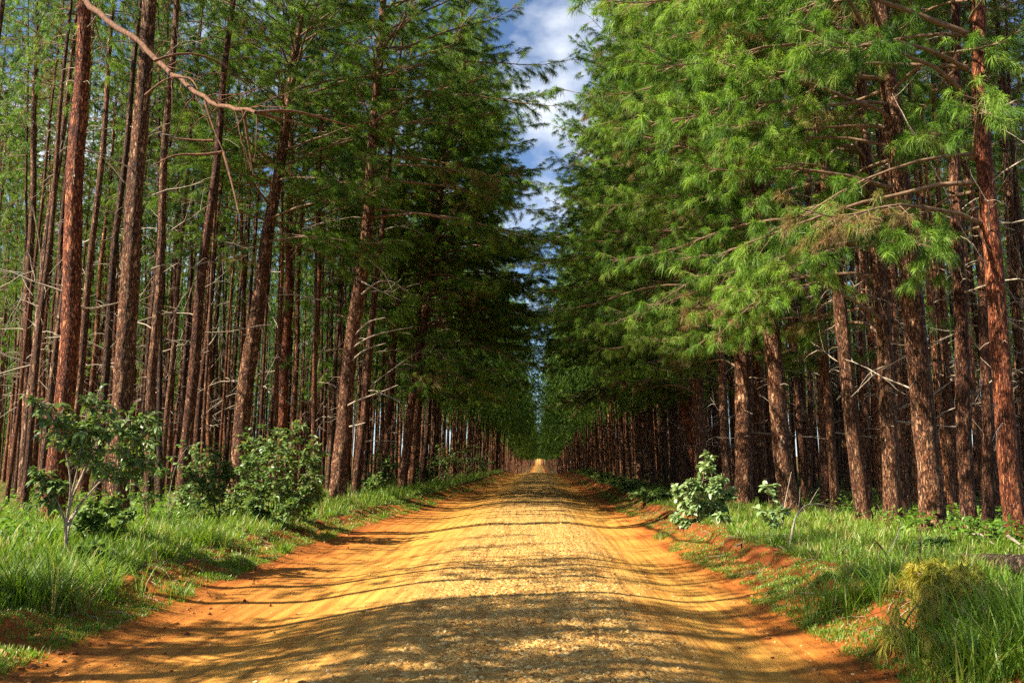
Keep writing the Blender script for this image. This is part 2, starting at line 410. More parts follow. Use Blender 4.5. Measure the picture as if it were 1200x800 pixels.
ground = link('ground', grid_mesh('ground', gx, gy, ground_h, [floor_mat()])); tag(ground, 'forest floor of brown needle litter and low green cover', 'ground', kind='structure')

# ------------------------------------------------------------------ pines
def trunk_mesh(name, seed, H, r0, sweep, bend, sides, rings, stubs, twig_range, ntwig):
    """tapered stem with a flared foot, rough plated outline, basal sweep and dead twigs below the crown"""
    r = np.random.default_rng(seed)
    z = np.concatenate([np.linspace(-0.35, 12, rings), np.linspace(12, H, max(8, rings // 4))[1:]])
    t = np.clip(z / H, 0, 1)
    cx = sweep * (1 - np.exp(-np.clip(z, 0, None) / 1.6)) - sweep * np.clip(z, 0, None) / H * 0.8 + bend * np.sin(t * math.pi * 1.3) + 0.04 * np.sin(z * 0.9 + seed)
    cy = 0.5 * bend * np.sin(t * math.pi * 2 + seed) + 0.03 * np.sin(z * 1.1 + seed * 2)
    rad = r0 * (1 - 0.82 * t ** 1.1) + r0 * 0.5 * np.exp(-np.clip(z + .1, 0, None) / 0.3)
    th = np.arange(sides) * 2 * math.pi / sides
    u = th / (2 * math.pi)
    U, Z = np.meshgrid(u, z)
    d = 0.10 * (vnoise(U * 9, Z * 1.6, seed, px=9) - .5) + 0.10 * (vnoise(U * 18, Z * 4.5, seed + 3, px=18) - .5) + 0.22 * (vnoise(U * 5, Z * 0.8, seed + 5, px=5) - .5) * np.exp(-np.clip(Z, 0, None) / 0.5)
    RR = rad[:, None] * (1 + d)
    V = np.stack([cx[:, None] + RR * np.cos(th), cy[:, None] + RR * np.sin(th), np.broadcast_to(z[:, None], RR.shape)], -1)
    n = len(z)
    i = np.arange(n - 1)[:, None]; k = np.arange(sides)[None]; k2 = (k + 1) % sides
    Q = np.stack([i * sides + k, i * sides + k2, (i + 1) * sides + k2, (i + 1) * sides + k], -1).reshape(-1, 4)
    mb = MB(); mb.add(V, Q=Q, mat=0)
    P = []; Rd = []
    for _ in range(ntwig):
        zz = r.uniform(*twig_range); a = r.uniform(0, 2 * math.pi)
        x0 = np.interp(zz, z, cx); y0 = np.interp(zz, z, cy); rr = np.interp(zz, z, rad)
        e = r.uniform(-0.2, 0.7); Lb = r.choice([r.uniform(0.25, 0.8), r.uniform(0.8, 2.3)], p=[.6, .4])
        dv = np.array([math.cos(a) * math.cos(e), math.sin(a) * math.cos(e), math.sin(e)])
        p = curve_pts([x0 + dv[0] * rr * .8, y0 + dv[1] * rr * .8, zz], dv, Lb, 6, r.uniform(-0.2, 0.5), 0.12, r)
        P.append(p); q = 0.007 + 0.006 * Lb; Rd.append(np.linspace(q, q * 0.3, 6))
        if Lb > 0.9:
            for _ in range(2):
                j = r.integers(2, 5); dv2 = norm(dv + r.normal(0, .7, 3))
                P.append(curve_pts(p[j], dv2, Lb * 0.4, 6, r.uniform(-.1, .4), 0.15, r)); Rd.append(np.linspace(q * 0.5, q * 0.2, 6))
    if P:
        v, qd = tubes(np.array(P), np.array(Rd), 4); mb.add(v, Q=qd, mat=1, tint=0.6)
    me = mb.mesh(name, [M_BARK, M_DEAD])
    return me, (z, cx, cy, rad)

def crown_mesh(name, seed, H, axis, base, whorl, reach, face, low, K, nlen, nwid, dens, dry=0.05, low_only_face=True, limb_sides=5):
    """limbs in whorls with drooping needle tassels. `reach(t)` = limb length at crown fraction t; +X is the road side, face = how one-sided"""
    r = np.random.default_rng(seed)
    z, cx, cy, rad = axis
    LP = []; LR = []; SP = []; SR = []; TB = []; TD = []; TT = []
    zz = base
    while zz < H - 0.3:
        t = (zz - base) / (H - base)
        nb = r.integers(4, 6) if t > 0.15 else r.integers(3, 5)
        a0 = r.uniform(0, 2 * math.pi)
        for b in range(nb):
            a = a0 + b * 2 * math.pi / nb + r.normal(0, 0.25)
            toward = math.cos(a)
            if t < low and low_only_face and toward < -0.1 and r.random() < 0.75: continue
            Lb = reach(t) * (1 + face * toward) * r.uniform(0.65, 1.15)
            if Lb < 0.35: Lb = 0.35
            if r.random() < 0.10: continue
            e = -0.05 + 0.95 * t ** 1.3 + r.normal(0, 0.12) + 0.2
            dv = np.array([math.cos(a) * math.cos(e), math.sin(a) * math.cos(e), math.sin(e)])
            zb = zz + r.normal(0, 0.12)
            p0 = [np.interp(zb, z, cx), np.interp(zb, z, cy), zb]
            n = 9
            p = curve_pts(p0, dv, Lb, n, r.uniform(0.22, 0.5) * (1 - 0.5 * t), 0.05, r)
            p[:, 2] += 0.10 * Lb * np.clip((np.linspace(0, 1, n) - .7) / .3, 0, 1) ** 2
            q = 0.008 + 0.008 * Lb
            LP.append(p); LR.append(np.linspace(q, 0.006, n))
            shade = r.uniform(-0.2, 0.22)
            isdry = r.random() < dry * (1.6 if t < 0.3 else 0.6)
            ns = max(3, int(Lb * dens))
            for s in np.linspace(0.25 if Lb < 2 else 0.42, 1.0, ns):
                s = min(1, s + r.normal(0, 0.02)); f = s * (n - 1); j = min(int(f), n - 2); w = f - j
                bp = p[j] * (1 - w) + p[j + 1] * w
                dl = norm(p[j + 1] - p[j])
                sd = r.choice([-1, 1]); ang = r.uniform(0.5, 1.15) if s < 0.97 else 0.1
                perp = norm(np.cross(dl, [0, 0, 1.0])) * sd
                d2 = norm(dl * math.cos(ang) + perp * math.sin(ang) + np.array([0, 0, r.uniform(-0.45, 0.6)]))
                l2 = (0.28 + 0.16 * Lb * (1.15 - s)) * r.uniform(0.6, 1.3)
                pts = curve_pts(bp, d2, l2, 5, r.uniform(0.0, 0.4), 0.06, r)
                SP.append(pts); SR.append(np.linspace(0.008, 0.003, 5))
                nt = max(2, int(l2 / 0.13)); cl = r.normal(0, .17)
                for q2 in np.linspace(0.6, 1.0, nt):
                    f2 = q2 * 4; j2 = min(int(f2), 3); w2 = f2 - j2
                    TB.append(pts[j2] * (1 - w2) + pts[j2 + 1] * w2)
                    TD.append(norm(norm(pts[j2 + 1] - pts[j2]) + np.array([0, 0, 0.12]) + r.normal(0, 0.15, 3)))
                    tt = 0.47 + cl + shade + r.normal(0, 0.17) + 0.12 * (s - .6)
                    TT.append(r.uniform(0.93, 1.0) if (isdry and r.random() < .8) or r.random() < 0.012 else min(max(tt, 0), 0.9))
        zz += whorl * r.uniform(0.75, 1.25) * (1 - 0.35 * t)
    # leader tuft
    top = np.array([cx[-1], cy[-1], H])
    for _ in range(6):
        TB.append(top + r.normal(0, .1, 3)); TD.append(norm(np.array([0, 0, 1]) + r.normal(0, .4, 3))); TT.append(.5)
    mb = MB()
    v, q = tubes(np.array(LP), np.array(LR), limb_sides); mb.add(v, Q=q, mat=0)
    v, q = tubes(np.array(SP), np.array(SR), 3); mb.add(v, Q=q, mat=0)
    TB = np.array(TB); TD = np.array(TD); TT = np.array(TT)
    v, q, t3 = needles(TB, TD, K, nlen, nwid, 0.62, 0.75, r)
    tint = np.repeat(np.clip(TT, 0, 1), K * 5)
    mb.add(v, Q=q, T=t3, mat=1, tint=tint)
    return mb.mesh(name, [M_LIMB, M_NEEDLE]), len(TB)

TR = {}; CR = {}
def make_kind(key, seed, H, r0, sweep, bend, sides, rings, twr, ntw, **cr):
    me, ax = trunk_mesh(key + '_trunk', seed, H, r0, sweep, bend, sides, rings, 0, twr, ntw)
    TR[key] = me
    c, n = crown_mesh(key + '_crown', seed + 100, H, ax, **cr)
    CR[key] = c
    print('kind', key, 'tufts', n, 'polys', len(c.polygons))

def prof(L, p=0.55):
    return lambda t: L * min(1.0, 0.75 + 1.2 * t) * max(0.0, (1 - t)) ** p + 0.25

# roadside pines: boughs hang low on the road side
ROADSIDE = []
for i, (H, base, L, bend) in enumerate([(24, 4.7, 3.9, .25), (23, 5.8, 3.7, -.2), (25, 4.0, 4.1, .15), (22, 5.2, 3.6, .3)]):
    k = 'roadside_pine_%d' % i
    make_kind(k, 11 + i, H, 0.24, (-0.35, 0.1, -0.2, 0.25)[i], bend, 26, 150, (1.8, base + 2.5), 15,
              base=base, whorl=0.62, reach=prof(L, .42), face=0.48, low=0.3, K=32, nlen=0.20, nwid=0.0072, dens=6.6)
    ROADSIDE.append(k)
VERGE = []
for i, (H, base, L, bend) in enumerate([(23, 9.6, 4.0, .2), (22, 8.6, 3.8, -.2)]):
    k = 'verge_pine_%d' % i
    make_kind(k, 31 + i, H, 0.24, (-0.3, 0.15)[i], bend, 26, 150, (3.0, base), 12,
              base=base, whorl=0.6, reach=prof(L, .42), face=0.40, low=0.2, K=32, nlen=0.20, nwid=0.0072, dens=6.6)
    VERGE.append(k)
# plantation pines: long bare stem, short crown
FOREST = []
for i, (H, base, L) in enumerate([(21, 13.0, 2.0), (20, 11.5, 1.8), (22, 14.0, 2.2), (19, 12.0, 1.7), (18, 7.5, 1.9), (16, 6.0, 1.7)]):
    k = 'forest_pine_%d' % i
    make_kind(k, 41 + i, H, 0.155, 0.05 * ((i % 4) - 1.5), 0.12 * ((i % 4) - 1.5), 14, 60, (2.5, base), 13,
              base=base, whorl=0.75, reach=prof(L), face=0.0, low=0.0, K=24, nlen=0.19, nwid=0.011, dens=3.4, limb_sides=4)
    FOREST.append(k)
# tall front pines whose crowns begin above the picture
TALL = []
for i, (H, base, L) in enumerate([(24, 12.0, 3.0), (25, 13.5, 2.8)]):
    k = 'tall_pine_%d' % i
    make_kind(k, 61 + i, H, 0.25, (0.12, -0.15)[i], (0.12, 0.2)[i], 28, 170, (4.5, base), 14,
              base=base, whorl=0.62, reach=prof(L), face=0.15, low=0.2, K=28, nlen=0.20, nwid=0.0075, dens=5.0)
    TALL.append(k)

def basez(x, y): return float(surf(x, y))

TREES = []
def pine(kind, x, y, rz, s=1.0, thick=1.0, tilt=(0, 0), color=(1, 1, 1), label='', group=None, crown_sz=1.0, name='pine_tree'):
    o = link(name, None); o.location = (x, y, basez(x, y))
    o.scale = (s, s, s)
    # lean first (world axes), then spin
    from mathutils import Euler, Matrix
    M = Euler((tilt[1], tilt[0], 0)).to_matrix() @ Matrix.Rotation(rz, 3, 'Z')
    o.rotation_euler = M.to_euler()
    tag(o, label, 'pine tree', group)
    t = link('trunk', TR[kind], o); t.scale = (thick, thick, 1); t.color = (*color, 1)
    c = link('crown', CR[kind], o); c.scale = (crown_sz, crown_sz, 1)
    TREES.append((o, x, y))
    return o

def lean_from_px(x, y, px, py):
    """lean (radians about Y) so that the stem passes through a photo pixel"""
    d = ray(px, py); t = y / d[1]
    X = d[0] * t; Z = CAMZ + d[2] * t
    return math.atan2(X - x, Z - basez(x, y))

# --- the front pines one can tell apart: (kind, base px, base py, width px, upper px, upper py, tint, spin, label)
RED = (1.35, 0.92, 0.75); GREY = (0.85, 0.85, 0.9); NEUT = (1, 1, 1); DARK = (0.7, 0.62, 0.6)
FRONT = [
 # left
 ('tall_pine_0', 62, 611, 27, 88, 0, RED, 0.3, 'reddish pine with peeling bark near the left edge, holding a long broken limb'),
 ('tall_pine_1', 134, 613, 27, 174, 0, NEUT, 1.2, 'thick flaky-barked pine rising behind the tall sapling on the left verge'),
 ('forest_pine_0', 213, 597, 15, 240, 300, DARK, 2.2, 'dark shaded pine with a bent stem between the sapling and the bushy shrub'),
 ('verge_pine_1', 277, 585, 23, 320, 240, NEUT, -0.9, 'leaning pine rising from behind the big bushy shrub on the left'),
 ('verge_pine_0', 327, 578, 13, 339, 245, RED, -1.2, 'slim straight pine right of the leaning pine behind the bushy shrub'),
 ('verge_pine_0', 397, 588, 21, 431, 235, NEUT, -0.1, 'front left pine with pale bare dead limbs reaching toward the road'),
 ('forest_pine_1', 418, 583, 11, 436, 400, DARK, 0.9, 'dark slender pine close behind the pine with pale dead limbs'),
 ('roadside_pine_2', 470, 577, 11, 500, 350, NEUT, -0.2, 'left verge pine just up the road from the pine with dead limbs'),
 ('forest_pine_3', 355, 570, 12, 372, 330, NEUT, 0.9, 'medium pine between the bushy shrub and the pine with pale dead limbs'),
 ('forest_pine_0', 30, 590, 12, 35, 250, NEUT, 2.4, 'slim pine left of the reddish peeling pine at the left edge'),
 ('forest_pine_2', 172, 600, 13, 190, 300, NEUT, 3.2, 'slim pine standing right behind the thick flaky-barked pine'),
 # right
 ('roadside_pine_3', 1195, 642, 25, 1174, 60, RED, 3.0, 'tall bright red-brown pine at the right edge of the forest front'),
 ('roadside_pine_0', 1094, 624, 30, 1061, 310, NEUT, 3.3, 'thickest right-hand pine, its stem leaning left over the leafy weed'),
 ('roadside_pine_2', 1047, 614, 21, 1027, 335, NEUT, 2.9, 'right-hand pine leaning left, second from the thickest pine toward the road'),
 ('roadside_pine_1', 1013, 613, 19, 984, 372, NEUT, 3.2, 'pine with lit foot leaning left between the sapling and the thickest pine'),
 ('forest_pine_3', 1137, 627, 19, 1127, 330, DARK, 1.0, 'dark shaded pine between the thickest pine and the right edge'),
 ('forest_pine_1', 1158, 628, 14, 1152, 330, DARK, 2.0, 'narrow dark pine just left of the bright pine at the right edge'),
 ('roadside_pine_3', 927, 602, 23, 915, 330, NEUT, 3.4, 'shaded pine standing right of the small thin sapling on the right verge'),
 ('roadside_pine_2', 872, 592, 22, 864, 390, NEUT, 3.0, 'pine right behind the pale leafy shrub on the right verge'),
 ('roadside_pine_0', 818, 575, 20, 795, 425, RED, 3.1, 'red-brown pine leaning toward the road above the pale leafy shrub'),
 ('forest_pine_0', 900, 592, 14, 893, 390, NEUT, 0.7, 'slim pine between the pine behind the pale shrub and the shaded pine'),
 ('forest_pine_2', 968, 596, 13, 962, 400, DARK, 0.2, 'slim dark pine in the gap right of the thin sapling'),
]
R0 = {k: .24 for k in ROADSIDE + VERGE}; R0.update({k: .155 for k in FOREST}); R0.update({k: .25 for k in TALL})
occupied = []
FEATURED = {}
for kind, bx, by, wpx, ux, uy, tint, spin, label in FRONT:
    x, y = at(bx, by)
    lean = lean_from_px(x, y, ux, uy)
    width = wpx / FPX * y
    thick = min(1.5, max(0.5, 0.86 * width / (2 * R0[kind] * 0.93)))
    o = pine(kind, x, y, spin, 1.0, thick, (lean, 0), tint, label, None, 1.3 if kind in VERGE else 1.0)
    FEATURED[label] = (o, x, y, lean)
    occupied.append((x, y, 1.5))
    print('front %-60s x %.2f y %.2f lean %.3f w %.2f' % (label[:58], x, y, lean, width))

# --- the rest of the plantation
def free(x, y):
    return all((x - a) ** 2 + (y - b) ** 2 > c * c for a, b, c in occupied)

cand = []
gr = np.random.default_rng(99)
def in_view(x, y, pad=0.03):
    a = math.atan2(x, y) + YAW
    return -0.505 - pad < a < 0.50 + pad and y > 6
for Yr in np.arange(8, 300, 1.9):
    for side in (-1, 1):
        nrow = (38 if side < 0 else 27) if Yr < 150 else 4
        for rr in range(nrow):
            off = (6.7 if side < 0 else 6.3) + rr * 1.85
            x = side * off + gr.normal(0, 0.35); y = Yr + gr.normal(0, 0.55) + (rr % 2) * 0.8
            if rr == 0 and gr.random() < (.42 if side < 0 else .3): continue
            if rr > 0 and gr.random() < (0.12 if Yr < 75 or rr < 8 else .5): continue
            if side < 0 and ((rr < 2 and y < 35) or (rr < 4 and y < 21)): continue
            if side > 0 and rr == 0 and y < 24: continue
            if not in_view(x, y): continue
            if not free(x, y): continue
            cand.append((math.hypot(x, y) + (10 if rr > 11 else 0), x, y, side, rr))
# unseen pines added behind and beside the camera to throw shade across the road
SHADERS = [(-8.4, 6.6, 'roadside_pine_1', .5), (-7.6, 4.4, 'forest_pine_0', .9), (-7.8, 1.6, 'forest_pine_2', .95), (-11.5, 5.6, 'roadside_pine_0', .5), (-10.5, 8.8, 'forest_pine_1', .8), (-8.8, 5.4, 'forest_pine_3', .9), (-12.5, 2.4, 'forest_pine_4', .9), (-9.6, 11.3, 'forest_pine_0', .65), (-12.2, 12.6, 'forest_pine_3', .6), (-9.2, 7.6, 'forest_pine_2', .8), (-13.5, 14.5, 'forest_pine_1', .6), (-11.0, 9.9, 'forest_pine_5', .95), (-7.4, 2.8, 'forest_pine_1', .8), (-9.5, 3.2, 'roadside_pine_2', .55), (-9.0, -.5, 'roadside_pine_1', .6), (-9.8, 1.4, 'roadside_pine_3', .55)]
for x, y, k, sc in SHADERS:
    pine(k, x, y, gr.uniform(-.5, .5), sc, 1.0, (0, 0), NEUT, 'unseen pine added left of the camera to shade the road', 'unseen pines added for road shade')
cand.sort()
NIND = 300 - len(TREES)
near, far = cand[:NIND], cand[NIND:]
print('individual pines', len(near), 'far pines', len(far))
for _, x, y, side, rr in near:
    if rr == 0:
        k = ROADSIDE[gr.integers(4)]; rz = (0 if side < 0 else math.pi) + gr.normal(0, 0.3)
        th = gr.uniform(0.65, 0.95); s = gr.uniform(0.82, 1.12); lean = -side * gr.uniform(0.0, 0.06) - side * (0.05 if side < 0 else -0.015) * min(1, max(0, (y - 34) / 12)); csz = ((1.3 if side < 0 else 1.0 + .1 * min(1, max(0, (y - 45) / 15))) if y > 38 else 1.0) * gr.uniform(.75, 1.25)
        lab = 'pine of the %s roadside row, boughs hanging over the dirt road' % ('left' if side < 0 else 'right')
        grp = 'pines lining the %s side of the road' % ('left' if side < 0 else 'right')
    else:
        csz = (.72 if side < 0 and rr < 7 else 1.0); k = FOREST[gr.integers(4)] if gr.random() < (1.1 if rr < 8 or y < 34 else .7) else FOREST[4 + gr.integers(2)]; rz = gr.uniform(0, 6.28)
        th = gr.uniform(0.38, 0.85); s = gr.uniform(0.88, 1.1); lean = -side * gr.normal(0.015, 0.025)
        lab = 'slender bare-stemmed pine standing deep in the forest on the %s' % ('left' if side < 0 else 'right')
        grp = 'slender pines deep in the %s forest' % ('left' if side < 0 else 'right')
        if rr == 1:
            k = ROADSIDE[gr.integers(4)] if gr.random() < (.1 if side < 0 else .3) else k
            th *= 0.95
    g_ = gr.uniform(0.5, 1.4) if side < 0 else gr.uniform(.8, 1.7); w_ = gr.uniform(-.16, .22)
    pine(k, x, y, rz, s, th, (lean, gr.normal(0, .015)), (g_ * (1 + w_), g_, g_ * (1 - w_)), lab, grp, csz)

# --- farther pines, beyond counting: one mass
def far_forest():
    r = np.random.default_rng(5)
    mb = MB()
    pts = [(x * (1 - .08 * min(1, max(0, (y - 110) / 40))), y, side, rr) for _, x, y, side, rr in far]
    # left and right forest interior beyond the rows, the hill at the end of the road
    for y in np.arange(300, 800, 5.0):
        for side in (-1, 1):
            for rr in range(3):
                pts.append((side * (6.0 + rr * 4) + r.normal(0, .8), y + r.normal(0, 1.5), side, rr))
    for _ in range(260):
        pts.append((r.uniform(-70, 70), r.uniform(720, 900), 1, 3))
    P = np.array([(x, y) for x, y, _, _ in pts]); n = len(P)
    zb = surf(P[:, 0], P[:, 1]); H = np.where(P[:, 1] < 110, r.uniform(18, 23, n), r.uniform(12, 25, n)); D = np.hypot(P[:, 0], P[:, 1])
    s = np.linspace(0, 1, 6)
    lean = np.array([-p[2] * r.uniform(0, .05 if p[1] < 110 else .06) for p in pts])
    T = np.stack([P[:, :1] + lean[:, None] * H[:, None] * s, np.repeat(P[:, 1:2], 6, 1), zb[:, None] - .3 + (H[:, None] + .3) * s], -1)
    rad = r.uniform(.06, .14, n)[:, None] * (1 - .8 * s)
    v, q = tubes(T, rad, 7); mb.add(v, Q=q, mat=0, tint=np.repeat(r.uniform(.1, 1, n), 42))
    for i in range(n):
        x, y, side, rr = pts[i]; road_side = rr == 0
        base = (5.8 if road_side else (11 if r.random() < .6 else 6.0)) if (rr < 20 or side > 0) else r.uniform(.3, 4) ; h = H[i]
        N = int((1100 if road_side else (280 if rr < 5 else (120 if (rr < 20 or side > 0) else 420))) * (1 if D[i] < 150 else 0.45))
        if D[i] > 280: N = 160
        t = r.beta(1.1, 1.5, N); a = r.uniform(0, 2 * math.pi, N)
        L = (((5.1 if side < 0 else 4.4) if y < 110 else r.uniform(3.0, 4.8)) if road_side else (2.1 if (rr < 20 or side > 0) else 2.9)) * np.minimum(1, .75 + 1.2 * t) * (1 - t) ** .42 + .2
        if road_side: L = L * (1 - side * 0.48 * np.cos(a))
        q_ = r.uniform(0.3, 1, N) ** .6
        B = np.stack([x + lean[i] * (base + t * (h - base)) + L * q_ * np.cos(a), y + L * q_ * np.sin(a), zb[i] + base + t * (h - base) + L * q_ * (.5 * t - .1)], -1)
        # gather into limbs: quantise azimuth and height a little
        Dv = norm(np.stack([np.cos(a), np.sin(a), -0.25 + 0 * a], -1) + r.normal(0, .3, (N, 3)))
        far_ = 1 if D[i] < 150 else (1.8 if D[i] < 280 else 3.0)
        v, q, t3 = needles(B, Dv, 5, .42 * far_ ** .7, .045 * far_, .7, .5, r)
        mb.add(v, Q=q, T=t3, mat=1, tint=np.repeat(np.clip(r.normal(.45 + r.uniform(-.3, .25), .16, N), 0, .93), 25))
    print('far forest polys', sum(len(q) for q in mb.Q) + sum(len(q) for q in mb.T))
    return link('distant_pines', mb.mesh('distant_pines', [M_BARK, M_NEEDLE]))
tag(far_forest(), 'far mass of pines where both forest walls close in along the road', 'forest', kind='stuff')

# ------------------------------------------------------------------ limbs of the front pines
def limb(parent, name, pts_list, rads, mat, sides=8, label=None):
    mb = MB()
    for p, q in zip(pts_list, rads):
        v, f = tubes(np.array([p]), np.array([q]), sides); mb.add(v, Q=f, mat=0)
    o = link(name, mb.mesh(name, [mat]), None)
    o.parent = parent
    # geometry was made in world axes around the tree's foot: undo the tree's own rotation
    bpy.context.view_layer.update()
    from mathutils import Matrix
    inv = parent.matrix_basis.inverted() @ Matrix.Translation(parent.location)
    o.matrix_local = inv
    if label: o['label'] = label
    return o

def px_at_depth(px, py, Y):
    d = ray(px, py); t = Y / d[1]
    return np.array([d[0] * t, Y, CAMZ + d[2] * t])

def smooth_path(P, n):
    P = np.array(P, float); d = np.r_[0, np.cumsum(np.linalg.norm(np.diff(P, axis=0), axis=1))]
    s = np.linspace(0, d[-1], n)
    Q = np.stack([np.interp(s, d, P[:, k]) for k in range(3)], -1)
    for _ in range(2): Q[1:-1] = (Q[:-2] + 2 * Q[1:-1] + Q[2:]) / 4
    return Q

o1, x1, y1, l1 = FEATURED['reddish pine with peeling bark near the left edge, holding a long broken limb']
def path_px(seq, y0, y1_, parent, n=14):
    ys_ = np.linspace(y0, y1_, len(seq))
    return smooth_path([px_at_depth(a, b, yy) - np.array(parent.location) for (a, b), yy in zip(seq, ys_)], n)
main = path_px([(88, -8), (130, 28), (185, 72), (215, 102), (242, 120), (270, 127), (300, 132)], y1, y1 - 5.6, o1, 22)
subs = [path_px(s, y1 - 5.6 * min(1, (s[0][0] - 88) / 212), y1 - 5.6 * min(1, (s[0][0] - 88) / 212) + e - .5, o1, 10) for s, e in [
    ([(240, 118), (250, 150), (262, 178)], .4), ([(262, 178), (272, 215), (280, 250)], .1), ([(205, 90), (225, 92), (232, 105)], .2),
    ([(180, 72), (210, 60), (250, 66), (280, 90), (303, 112)], 1.4), ([(170, 112), (190, 95), (208, 88)], 0.2), ([(285, 128), (290, 160), (297, 205)], .9),
    ([(262, 178), (240, 182), (205, 180), (178, 195)], .3), ([(295, 130), (330, 140), (370, 150)], 1.8), ([(300, 132), (340, 128), (390, 142), (420, 150)], 1.5), ([(250, 165), (235, 165), (205, 162)], .5)]]
jr = np.random.default_rng(44)
main[1:-1] += np.cumsum(jr.normal(0, .022, (len(main) - 2, 3)), 0) * np.sin(np.linspace(0, math.pi, len(main) - 2))[:, None] + jr.normal(0, .018, (len(main) - 2, 3))
for _ in range(34):
    k_ = jr.integers(6, 22); d_ = norm(jr.normal(0, 1, 3) + np.array([.4, 0, -.35])); L_ = jr.uniform(.25, 1.3)
    subs.append(curve_pts(main[k_], d_, L_, 10, jr.uniform(-.2, .6), .16, jr) + 0)
TW = [np.linspace(.028, .010, 10) if i_ < 10 else np.linspace(.011, .004, 10) for i_ in range(len(subs))]
limb(o1, 'broken_limb', [main] + subs, [np.linspace(.075, .03, 22)] + TW, M_SNAP, 9, 'long broken brown limb slanting down to the right with dangling twigs')
o7, x7, y7, l7 = FEATURED['front left pine with pale bare dead limbs reaching toward the road']
for seq in ([(410, 410), (430, 395), (455, 388), (484, 383)], [(405, 430), (425, 410), (452, 402)], [(402, 478), (420, 468), (445, 460), (466, 451)], [(408, 500), (418, 498), (428, 495)],
            [(424, 345), (440, 330), (458, 327), (475, 340)], [(416, 392), (432, 376), (452, 372)], [(424, 330), (440, 338), (470, 352)], [(426, 300), (450, 318), (462, 345)]):
    p = path_px(seq, y7 - .05, y7 - gr.uniform(0, 1.2), o7, 10)
    limb(o7, 'dead_limb', [p], [np.linspace(.036, .012, 10)], M_DEAD, 6)

# ------------------------------------------------------------------ shrubs and saplings
def leaf_blades(B, D, L, W, r, droop=0.35):
    n = len(B)
    D = norm(D); up = np.array([0, 0, 1.0])
    side = norm(np.cross(D, up + r.normal(0, .35, (n, 3)))); nor = np.cross(side, D)
    L = (L * r.uniform(.6, 1.15, n))[:, None]; W = L * W
    g = np.array([0, 0, -1.0])
    m1 = B + D * L * .33; m2 = B + D * L * .68 + g * L * droop * .25; tip = B + D * L * .95 + g * L * droop * .6
    l1 = m1 + side * W * .5 + nor * W * .14; r1 = m1 - side * W * .5 + nor * W * .14
    l2 = m2 + side * W * .42 + nor * W * .12; r2 = m2 - side * W * .42 + nor * W * .12
    V = np.stack([B, l1, m1, r1, l2, m2, r2, tip], 1).reshape(-1, 3)
    o = np.arange(n)[:, None] * 8
    Q = np.concatenate([o + np.array([[1, 4, 5, 2]]), o + np.array([[2, 5, 6, 3]])])
    T = np.concatenate([o + np.array([[0, 1, 2]]), o + np.array([[0, 2, 3]]), o + np.array([[4, 7, 5]]), o + np.array([[5, 7, 6]])])
    return V, Q, T

def shrub(name, cat, label, x, y, stems, leaf_len, leaf_w, per_tip, tips, matl, seed, group=None, stem_mat=None, leaf_droop=.35, along=0.35, rad=.016):
    """stems: list of paths (points relative to the foot). Branchlets leave the outer part of each stem; leaves sit in rosettes along them"""
    r = np.random.default_rng(seed)
    o = link(name, None); o.location = (x, y, basez(x, y)); tag(o, label, cat, group)
    sb = MB(); B = []; D = []; T_ = []
    SP = []; SR = []
    for path in stems:
        p = smooth_path(path, 14); SP.append(p); SR.append(np.linspace(rad, rad * .3, 14))
        ln = np.linalg.norm(np.diff(p, axis=0), axis=1).sum()
        for _ in range(tips):
            s = along + (1 - along) * r.random() ** .8; f = s * 13; j = min(int(f), 12)
            b = p[j] + (p[j + 1] - p[j]) * (f - j); d0 = norm(p[j + 1] - p[j])
            d = norm(d0 * .5 + r.normal(0, 1, 3) * np.array([1, 1, .45]) + np.array([0, 0, .1]))
            l = ln * r.uniform(.12, .3) * (1.15 - .5 * s)
            q = curve_pts(b, d, l, 14, r.uniform(.0, .35), .06, r); SP.append(q); SR.append(np.linspace(rad * .35, rad * .15, 14))
            for u in np.sort(r.uniform(.25, 1, per_tip)) if per_tip else ():
                f = u * 13; jj = min(int(f), 12)
                B.append(q[jj] + (q[jj + 1] - q[jj]) * (f - jj))
                dd = norm(q[jj + 1] - q[jj]) * .55 + r.normal(0, .8, 3) * np.array([1, 1, .5]); D.append(dd); T_.append(np.clip(r.normal(.5, .22), 0, 1))
    v, q = tubes(np.array(SP), np.array(SR), 5); sb.add(v, Q=q)
    link('stem', sb.mesh(name + '_stem', [stem_mat or M_LIMB]), o)
    v, q, t = leaf_blades(np.array(B), np.array(D), leaf_len, leaf_w, r, leaf_droop)
    fb = MB(); fb.add(v, Q=q, T=t, tint=np.repeat(np.array(T_), 8))
    link('foliage', fb.mesh(name + '_foliage', [matl]), o)
    return o

def px_stems(bx, by, seqs, seed, depth=.6):
    """stems drawn through photo points at the plant's own distance; each gets its own depth swing"""
    r = np.random.default_rng(seed)
    x, y = at(bx, by); z = basez(x, y); out = []
    for s in seqs:
        e = r.uniform(-depth, depth)
        out.append([px_at_depth(a, b, y + e * k / max(1, len(s) - 1)) - np.array([x, y, z]) if k else np.zeros(3) for k, (a, b) in enumerate(s)])
    return x, y, out

